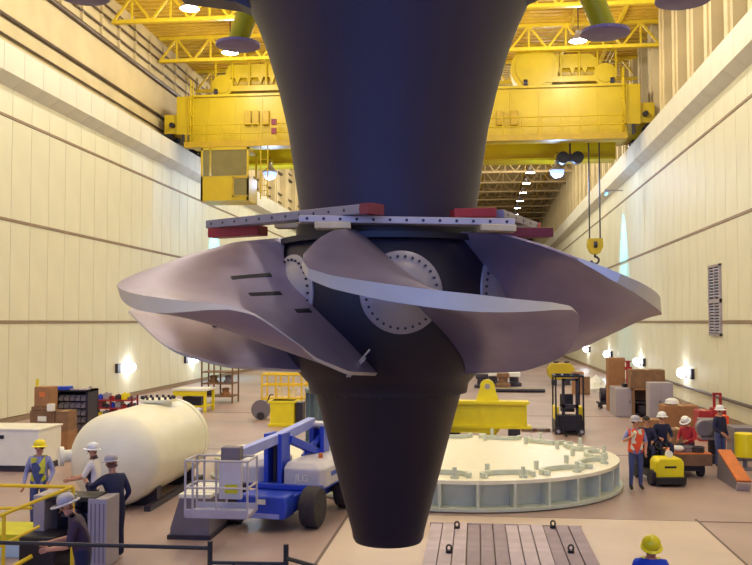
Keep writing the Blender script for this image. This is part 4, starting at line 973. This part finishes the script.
# yellow stair rails
p = at(4, 515, 14.2)
r = thing('stair_rail', 'yellow pipe stair railing at the lower left edge', 'railing', (p.x, 14.2, 0))
A_, B_ = at(-60, 484, 14.6), at(73, 487, 14.6)
part(r, 'top_rail', SAFETY, lambda q: q.tube([A_, B_], .032), world=True)
part(r, 'mid_rail', SAFETY, lambda q: q.tube([at(-60, 509, 14.6), at(32, 508, 14.6)], .028), world=True)
part(r, 'stair_handrail', SAFETY, lambda q: q.tube([at(-40, 534, 13.6), at(4, 514, 14.0), at(73, 486.5, 14.5)], .032), world=True)
part(r, 'stair_midrail', SAFETY, lambda q: q.tube([at(-40, 564, 13.6), at(4, 544, 14.0), at(40, 526, 14.3)], .026), world=True)
part(r, 'stair_stringer', SAFETY, lambda q: q.tube([at(-10, 580, 13.8), at(32, 556, 14.3)], .035), world=True)
for px, y, t_ in ((4, 14.0, 514), (73, 14.55, 487), (-50, 14.6, 484), (-40, 13.6, 534)):
    b = at(px, t_, y); part(r, 'post', SAFETY, lambda q: q.cyl((b.x, y, 0), (b.x, y, b.z), .032, n=8), world=True)
a, b = at(-40, 562, 15.4), at(31, 535, 15.4)
r = thing('parts_washer', 'pale blue tub with a lime yellow rim behind the stair rail', 'tub', ((a.x + b.x) / 2, 15.9, 0)); hw = (b.x - a.x) / 2; hh = b.z
part(r, 'tub', PBLUE, lambda q: q.bb((-hw + .02, -.48, 0), (hw - .02, .48, hh - .16)), bevel=.02); part(r, 'rim', LIMEY, lambda q: q.bb((-hw, -.5, hh - .18), (hw, .5, hh)), bevel=.015)
# open electrical cabinet with grey side panels
a, b = at(34, 495, 14.9), at(107, 495, 14.9)
r = thing('control_cabinet', 'open dark control cabinet with grey side panels and a man in front', 'cabinet', ((a.x + b.x) / 2, 15.2, 0)); hw = (b.x - a.x) / 2; hh = a.z
part(r, 'left_side_panel', GREY, lambda q: q.bb((-hw, -.32, .5), (-hw + .2, .25, hh)), bevel=.01)
sp_ = part(r, 'right_side_panel', GREY, lambda q: q.bb((hw - .33, -.32, .02), (hw, .25, hh - .04)), bevel=.01)
for k in range(4): part(r, 'panel_groove', MGREY, lambda q: q.bb((hw - .28 + .075 * k, -.328, .1), (hw - .26 + .075 * k, -.315, hh - .12)), sp_, smooth=0)
part(r, 'top_frame', BLACK, lambda q: q.bb((-hw + .1, -.3, hh - .1), (hw - .2, .25, hh - .02)), bevel=.01); part(r, 'back_panel', BLACK, lambda q: q.bb((-hw + .2, .18, .1), (hw - .33, .25, hh - .1)), smooth=0)
part(r, 'base', BLACK, lambda q: q.bb((-hw - .03, -.75, 0), (hw - .7, -.1, .62)), bevel=.03); part(r, 'instrument', MGREY, lambda q: q.box((-.15, .05, .95), (.3, .2, .3)).box((.1, .08, .75), (.25, .15, .2)), bevel=.01)
part(r, 'paper_roll', WHITE, lambda q: q.cyl((-.2, -.1, 1.12), (.02, -.1, 1.16), .08, n=12))
part(r, 'cable', BLACK, lambda q: q.tube([(-.3, -.1, .62), (-.25, -.15, .9), (.0, -.1, 1.0), (.15, 0, .8), (.2, -.05, .3)], .025))
#@@PEOPLE

# ================================================================ PEOPLE AND THEIR CARTS
BASEJ = dict(pel=(0, 0, .96), sp=(0, 0, 1.13), ch=(0, -.005, 1.31), nb=(0, .0, 1.47), nk=(0, -.01, 1.53), hl=(0, -.025, 1.58), hm=(0, -.015, 1.65), ht=(0, -.005, 1.72),
             shL=(.18, 0, 1.41), elL=(.25, .03, 1.14), wrL=(.26, -.05, .92), shR=(-.18, 0, 1.41), elR=(-.25, .03, 1.14), wrR=(-.26, -.05, .92),
             hiL=(.095, 0, .9), knL=(.11, -.03, .5), anL=(.12, .02, .1), toL=(.14, -.14, .05), hiR=(-.095, 0, .9), knR=(-.11, -.03, .5), anR=(-.12, .02, .1), toR=(-.14, -.14, .05))
RAD = dict(pel=.15, sp=.14, ch=.155, nb=.066, nk=.06, hl=.07, hm=.098, ht=.075, shL=.075, shR=.075, elL=.052, elR=.052, wrL=.034, wrR=.034, hiL=.105, hiR=.105, knL=.07, knR=.07, anL=.05, anR=.05, toL=.042, toR=.042)
def person(lab, loc, rz, shirt, trousers, helmet, J=None, sleeves=None, scale=1.0, brim=.035, tilt=0.0, hat=True, grp=None):
    r = thing('person', lab, 'person', loc, rz); r.scale = (scale,) * 3
    P = {k: Vector(v) for k, v in BASEJ.items()}
    if J:
        for k, v in J.items(): P[k] = Vector(v)
    V = []; E_ = []; R_ = []; idx = {}
    def av(k, p, rad): idx[k] = len(V); V.append(p); R_.append(rad); return idx[k]
    for k in ('pel', 'sp', 'ch', 'nb', 'nk', 'hl', 'hm', 'ht', 'shL', 'elL', 'wrL', 'shR', 'elR', 'wrR', 'hiL', 'knL', 'anL', 'toL', 'hiR', 'knR', 'anR', 'toR'): av(k, P[k], RAD[k])
    bones = []
    def ed(a, b, m): E_.append((idx[a], idx[b])); bones.append((idx[a], idx[b], m))
    sl = sleeves or shirt
    ed('pel', 'sp', shirt); ed('sp', 'ch', shirt); ed('ch', 'nb', shirt); ed('nb', 'nk', SKIN); ed('nk', 'hl', SKIN); ed('hl', 'hm', SKIN); ed('hm', 'ht', HAIR)
    hd = (P['ht'] - P['nk']).normalized(); fw = Vector((P['hl'].x - P['hm'].x, -1, 0)); fw = (fw - hd * fw.dot(hd)).normalized()
    if J and 'face' in J: fw = Vector(J['face']); fw = (fw - hd * fw.dot(hd)).normalized()
    sd_ = hd.cross(fw)
    av('nose', P['hm'] + fw * .115 - hd * .02, .016); ed('hm', 'nose', SKIN)
    av('chin', P['hl'] + fw * .06 - hd * .015, .04); ed('hl', 'chin', SKIN)
    for s_, nm in ((1, 'L'), (-1, 'R')):
        ed('ch', 'sh' + nm, shirt); ed('sh' + nm, 'el' + nm, shirt); ed('el' + nm, 'wr' + nm, sl)
        ed('pel', 'hi' + nm, trousers); ed('hi' + nm, 'kn' + nm, trousers); ed('kn' + nm, 'an' + nm, trousers); ed('an' + nm, 'to' + nm, BOOT)
        av('ear' + nm, P['hm'] + sd_ * s_ * .1 - hd * .01, .018); ed('hm', 'ear' + nm, SKIN)
        # hand: palm, four bent fingers and a thumb
        d = (P['wr' + nm] - P['el' + nm]).normalized(); w_ = P['wr' + nm]
        ax = d.cross(Vector((s_ * 1.0, .2, .1)));  ax = ax.normalized() if ax.length > .1 else Vector((0, 1, 0)); nrm = ax.cross(d)
        av('pa' + nm, w_ + d * .07, .03); ed('wr' + nm, 'pa' + nm, SKIN)
        for i, (o_, ln) in enumerate(((-.03, .062), (-.01, .075), (.01, .07), (.03, .054))):
            k = 'f%d%s' % (i, nm); b0 = w_ + d * .1 + ax * o_
            av(k + 'a', b0, .011); ed('pa' + nm, k + 'a', SKIN)
            av(k + 'b', b0 + d * ln * .6 + nrm * .012, .0095); ed(k + 'a', k + 'b', SKIN)
            av(k + 'c', b0 + d * ln + nrm * .04, .008); ed(k + 'b', k + 'c', SKIN)
        av('tb' + nm, w_ + d * .055 + ax * .042, .012); ed('pa' + nm, 'tb' + nm, SKIN)
        av('tc' + nm, w_ + d * .1 + ax * .062 + nrm * .02, .009); ed('tb' + nm, 'tc' + nm, SKIN)
    me = bpy.data.meshes.new('body'); me.from_pydata([tuple(v) for v in V], E_, []); o = bpy.data.objects.new('body', me); col.objects.link(o)
    bpy.context.view_layer.objects.active = o
    md = o.modifiers.new('skin', 'SKIN'); md.use_smooth_shade = True
    if not me.skin_vertices:
        with bpy.context.temp_override(object=o, active_object=o): bpy.ops.mesh.customdata_skin_add()
    for i, sv in enumerate(me.skin_vertices[0].data):
        sv.radius = (R_[i], R_[i]); sv.use_root = (i == 0)
    o.modifiers.new('sub', 'SUBSURF').levels = 1
    bpy.context.view_layer.update()
    dg = bpy.context.evaluated_depsgraph_get(); bm2 = bpy.data.meshes.new_from_object(o.evaluated_get(dg)); bpy.data.objects.remove(o)
    bm2.name = 'body'; body = bpy.data.objects.new('body', bm2); col.objects.link(body); body.parent = r
    ms = []; bm2.materials.clear()
    for _, _, m in bones:
        if m not in ms: ms.append(m); bm2.materials.append(m)
    mi = []; reg = []
    for f in bm2.polygons:
        c = f.center; bd = 9e9; bi = 0
        for n_, (a, b, m) in enumerate(bones):
            A, B = V[a], V[b]; ab = B - A; t = max(0, min(1, (c - A).dot(ab) / max(1e-9, ab.length_squared)))
            rr = R_[a] + (R_[b] - R_[a]) * t; dd = (c - (A + ab * t)).length / (rr + .02)
            if dd < bd: bd = dd; bi = n_
        mi.append(ms.index(bones[bi][2])); reg.append(bi)
    bm2.polygons.foreach_set('material_index', mi); bm2.polygons.foreach_set('use_smooth', [True] * len(mi)); bm2.update()
    r_body = (bm2, reg)
    # face
    q = MB()
    for s_ in (1, -1): q.ico(P['hm'] + fw * .088 + sd_ * s_ * .035 + hd * .0, .014, 8, 6)
    q.build('eyes', EYE, r, kind='stuff'); MB().bar(P['hl'] + fw * .1 + sd_ * .025 + hd * .005, P['hl'] + fw * .1 - sd_ * .025 + hd * .005, .012, .01).build('mouth', DRED, r)
    if hat:
        M = Matrix((sd_, -fw, hd)).transposed().to_3x3(); c = P['hm'] + hd * .03
        hp = [(.118, 0), (.122, .015), (.12, .05), (.105, .09), (.075, .118), (.035, .13), (.005, .132)]
        h_ = MB().lathe(hp, 20, c, M).build('hard_hat', helmet, r)
        bq = MB(); n = 24
        pr = []
        for i in range(n):
            a = 2 * PI * i / n; f_ = max(0, -math.sin(a)) ; e_ = .118 + brim + f_ * .035
            pr.append((e_ * math.cos(a), e_ * 1.05 * math.sin(a)))
        vv = [c + M @ Vector((x * .8, y * .8, .014)) for x, y in pr] + [c + M @ Vector((x, y, -.002)) for x, y in pr] + [c + M @ Vector((x, y, -.012)) for x, y in pr] + [c + M @ Vector((x * .8, y * .8, .0)) for x, y in pr]
        bq.add(vv, [(j * n + i, j * n + (i + 1) % n, ((j + 1) % 4) * n + (i + 1) % n, ((j + 1) % 4) * n + i) for j in range(4) for i in range(n)]); bq.build('brim', helmet, h_, world=False)
        bq = MB().bar(c + hd * .03 - fw * .11, c + hd * .128 - fw * .02, .02, .012, up=-fw).bar(c + hd * .128 - fw * .02, c + hd * .05 + fw * .112, .02, .012, up=hd); bq.build('ridge', helmet, h_)
    else:
        MB().ico(P['hm'] + hd * .035 - fw * .012, .108, 14, 8, (1, 1.0, .95)).build('hair', HAIR, r)
    r['_'] = 0; del r['_']
    return r, bm2, reg, [b[2] for b in bones]
def shell(r, bm2, name, m, test, off=.014):
    v = {}; F = []; q = MB()
    for f in bm2.polygons:
        if test(f.center): F.append(list(f.vertices))
    for f in F:
        for i in f:
            if i not in v: v[i] = len(q.v); q.v.append(bm2.vertices[i].co + bm2.vertices[i].normal * off)
    q.f = [[v[i] for i in f] for f in F]; q.mi = [0] * len(q.f)
    if not q.f: return None
    return q.build(name, m, r, smooth=60)

# standing man in an orange vest
p = fl(636, 490)
r, b2, rg, bn = person('standing man in orange safety vest and grey hard hat by the pale ring', p, .15, LSHIRT, DENIM, HGREY, dict(elR=(-.3, .0, 1.17), wrR=(-.16, -.2, 1.32), elL=(.26, .0, 1.15), wrL=(.2, -.14, .96), hl=(.0, -.03, 1.58)), sleeves=SKIN, scale=1.03)
torso = lambda lo, hi, wx: (lambda c: lo < c.z < hi and abs(c.x) < wx and c.y > -.175)
vt = shell(r, b2, 'safety_vest', ORANGE, torso(.95, 1.46, .185), .02)
shell(r, b2, 'vest_stripe', STRIPE, lambda c: .95 < c.z < 1.45 and .07 < abs(c.x) < .115, .026)
# tugger with two riders
p = fl(667, 487); r = thing('tow_tractor', 'small yellow tow tractor with two riders beside the orange-vested man', 'tow tractor', (p.x, p.y + .7, 0), math.radians(8))
part(r, 'nose', YEL, lambda q: q.prism([(-.36, .2), (.36, .2), (.36, .62), (.28, .72), (-.28, .72), (-.36, .62)], -.7, -.15), bevel=.04)
part(r, 'chassis', BLACK, lambda q: q.box((0, .2, .26), (.8, 1.7, .22)), bevel=.03); part(r, 'bumper', BLACK, lambda q: q.box((0, -.73, .16), (.76, .1, .18)), bevel=.02)
part(r, 'headlamp', HWHITE, lambda q: q.cyl((.05, -.5, .8), (.05, -.4, .8), .09, n=14).cyl((.05, -.4, .72), (.05, -.4, .8), .03, n=8))
part(r, 'label_plate', BLACK, lambda q: q.box((0, -.705, .5), (.3, .012, .05)), smooth=0)
part(r, 'seat', BLACK, lambda q: q.box((-.1, .45, .58), (.8, .5, .4)).box((-.1, .72, .95), (.8, .1, .5)), bevel=.04)
part(r, 'steering_wheel', BLACK, lambda q: q.tube([Vector((.0 + .15 * math.cos(a), -.02 + .1 * math.sin(a), .95 + .08 * math.sin(a))) for a in [k * .63 for k in range(11)]], .018).cyl((0, -.15, .7), (0, -.02, .95), .02, n=8))
for x in (-.38, .38):
    for y in (-.4, .75): part(r, 'wheel', RUBBER, lambda q: q.cyl((x - .07, y, .2), (x + .07, y, .2), .2, n=18))
sit = lambda h, sp=.13: dict(pel=(0, 0, h + .12), sp=(0, -.02, h + .29), ch=(0, -.04, h + .47), nb=(0, -.05, h + .63), nk=(0, -.06, h + .69), hl=(0, -.08, h + .74), hm=(0, -.07, h + .81), ht=(0, -.06, h + .88),
     shL=(.18, -.04, h + .57), shR=(-.18, -.04, h + .57), elL=(.25, -.1, h + .31), elR=(-.25, -.1, h + .31), wrL=(.14, -.33, h + .27), wrR=(-.14, -.33, h + .27),
     hiL=(.1, -.02, h + .08), hiR=(-.1, -.02, h + .08), knL=(sp + .02, -.42, h + .1), knR=(-sp - .02, -.42, h + .1), anL=(sp, -.46, max(.1, h - .3)), anR=(-sp, -.46, max(.1, h - .3)), toL=(sp, -.6, max(.05, h - .36)), toR=(-sp, -.6, max(.05, h - .36)))
base = Vector((p.x, p.y + .7, 0))
jj = sit(.78); jj.update(anR=(-.42, -.5, .3), toR=(-.44, -.64, .25), knR=(-.4, -.4, .72), hiR=(-.14, -.02, .84))
person('bare-headed driver in navy coveralls riding the yellow tow tractor', base + Vector((-.3, .4, 0)), -.1, NAVY, NAVY, HGREY, jj, hat=False, scale=.98)
jj = sit(.86); person('passenger in navy coveralls and white hard hat on the yellow tow tractor', base + Vector((.14, .62, 0)), .1, NAVY, NAVY, HWHITE, jj, scale=.98)
# brown flat cart behind the tractor with the rider in red
p = fl(692, 481); r = thing('parts_cart', 'brown flat cart loaded with parts behind the tow tractor', 'cart', (p.x + .05, p.y + 1.3, 0), math.radians(5))
part(r, 'deck', ORWOOD, lambda q: q.box((0, 0, .62), (1.05, 1.7, .08)), smooth=0); part(r, 'front_board', CARD2, lambda q: q.box((0, -.84, .48), (1.05, .05, .3)), smooth=0)
part(r, 'side_board', CARD2, lambda q: q.box((-.53, 0, .5), (.05, 1.7, .28)), smooth=0); part(r, 'axle', BLACK, lambda q: q.box((0, -.3, .32), (.7, .9, .3)), smooth=0)
for x in (-.3, .3):
    for y in (-.55, .55): part(r, 'wheel', RUBBER, lambda q: q.cyl((x - .07, y, .2), (x + .07, y, .2), .2, n=16))
cb0 = Vector((p.x + .05, p.y + 1.3, 0))
for k, (dx, dy, m_, nm_, lb_) in enumerate(((-.25, -.6, WHITE, 'rag_bundle', 'white rag bundle at the front of the brown cart'), (.0, -.5, MGREY, 'coil', 'grey coil in the middle of the brown cart'), (.28, -.55, DARK, 'coil', 'dark coil at the right of the brown cart'))):
    q = MB()
    if nm_ == 'coil':
        for t_ in range(3): q.tube([Vector((.16 * math.cos(a), .16 * math.sin(a), .03 + .05 * t_)) for a in [i * PI / 6 for i in range(13)]], .03)
    else: q.ico((0, 0, .09), .18, 10, 6, (1, .8, .5))
    o = q.build(nm_, m_); o.location = cb0 + Vector((dx, dy, .66)); tag(o, lb_, 'cable coil' if nm_ == 'coil' else 'rags')
jj = sit(.66); jj.update(hm=(0, -.14, 1.45), ht=(0, -.16, 1.52), hl=(0, -.13, 1.38))
person('rider in red shirt and white hard hat sitting on the brown cart', cb0 + Vector((.2, .15, 0)), -.7, RSHIRT, NAVY, HWHITE, jj, scale=.98)
# standing man in dark clothes behind the drill press
p = fl(715, 468); person('standing man in dark clothes and white hard hat beside the dark machine', Vector((p.x + .15, p.y + .0, 0)), .6, NAVY, DENIM, HWHITE, dict(elR=(-.3, -.05, 1.16), wrR=(-.22, -.25, 1.05)))
# crouched foreground man with yellow helmet
jj = sit(.45); jj.update(hl=(0, -.12, 1.18), hm=(0, -.12, 1.25), ht=(0, -.135, 1.32), face=(0, -1, -.35))
bx = at(650, 550, 12.4).x
r, b2, rg, bn = person('crouching man in bright blue shirt and yellow hard hat at the bottom right', (bx, 12.4, 0), -.05, BSHIRT, DENIM, HYEL, jj, brim=.02)
shell(r, b2, 'suspenders', LIMEY, lambda c: 0.55 < c.z < 1.12 and .08 < abs(c.x) < .13 and c.y < .0, .016)
st = thing('work_stool', 'low dark stool under the crouching man in blue', 'stool', (bx, 12.45, .012))
part(st, 'seat', DARK, lambda q: q.box((0, 0, .42), (.4, .4, .04)), bevel=.01)
for x in (-.15, .15):
    for y in (-.15, .15): part(st, 'leg', DARK, lambda q: q.box((x, y, .2), (.04, .04, .4)), smooth=0)
# yellow-helmet man on the left
r, b2, rg, bn = person('man in blue shirt and yellow hard hat, leftmost, behind the yellow railing', (at(39, 500, 17.6).x, 17.6, 0), .2, LSHIRT, DENIM, HYEL, dict(elR=(-.27, .02, 1.14), wrR=(-.27, -.12, .93), elL=(.27, .02, 1.15), wrL=(.22, -.16, .97)))
shell(r, b2, 'bib', DENIM, lambda c: .95 < c.z < 1.34 and abs(c.x) < .13, .014); shell(r, b2, 'suspenders', LIMEY, lambda c: 1.0 < c.z < 1.5 and .08 < abs(c.x) < .13, .02)
# white-shirt man leaning on the railing, facing left
r, b2, rg, bn = person('man in white shirt and white hard hat with a hand on the yellow railing', (at(93, 500, 17.3).x, 17.3, 0), -1.45, WSHIRT, NAVY, HWHITE, dict(elR=(-.24, -.1, 1.16), wrR=(-.2, -.36, 1.1), elL=(.24, -.12, 1.16), wrL=(.16, -.38, 1.1)), sleeves=SKIN)
shell(r, b2, 'bib', NAVY, lambda c: .95 < c.z < 1.36 and c.y < -.02 and abs(c.x) < .15 and c.y > -.24, .014)
# man in navy coveralls leaning on the cabinet
person('man in navy coveralls and grey hard hat leaning on the open control cabinet', (at(115, 520, 15.55).x, 15.55, 0), -2.3, NAVY, NAVY, HGREY,
       dict(elL=(.38, -.12, 1.26), wrL=(.34, -.36, 1.3), elR=(-.24, .05, 1.13), wrR=(-.2, -.1, .95), ch=(.03, -.05, 1.31), nb=(.03, -.07, 1.47), nk=(.03, -.08, 1.53), hl=(.03, -.11, 1.58), hm=(.03, -.11, 1.65), ht=(.03, -.11, 1.72), shL=(.21, -.06, 1.4), shR=(-.15, -.02, 1.41)), scale=1.02)
# dark-shirted man in the near left foreground
px_ = at(84, 530, 12.1)
person('near man in dark shirt and wide-brimmed grey hard hat before the open cabinet', (px_.x, 12.1, 0), -1.25, DSHIRT, NAVY, HGREY,
       dict(sp=(0, -.03, 1.13), ch=(0, -.1, 1.3), nb=(0, -.15, 1.45), nk=(0, -.17, 1.5), hl=(0, -.22, 1.54), hm=(0, -.22, 1.61), ht=(0, -.23, 1.68), face=(0, -1, -.4), shL=(.18, -.11, 1.39), shR=(-.18, -.11, 1.39),
            elL=(.25, -.16, 1.12), wrL=(.1, -.4, 1.06), elR=(-.24, -.18, 1.12), wrR=(-.12, -.42, 1.1)), sleeves=SKIN, brim=.055, scale=1.04)
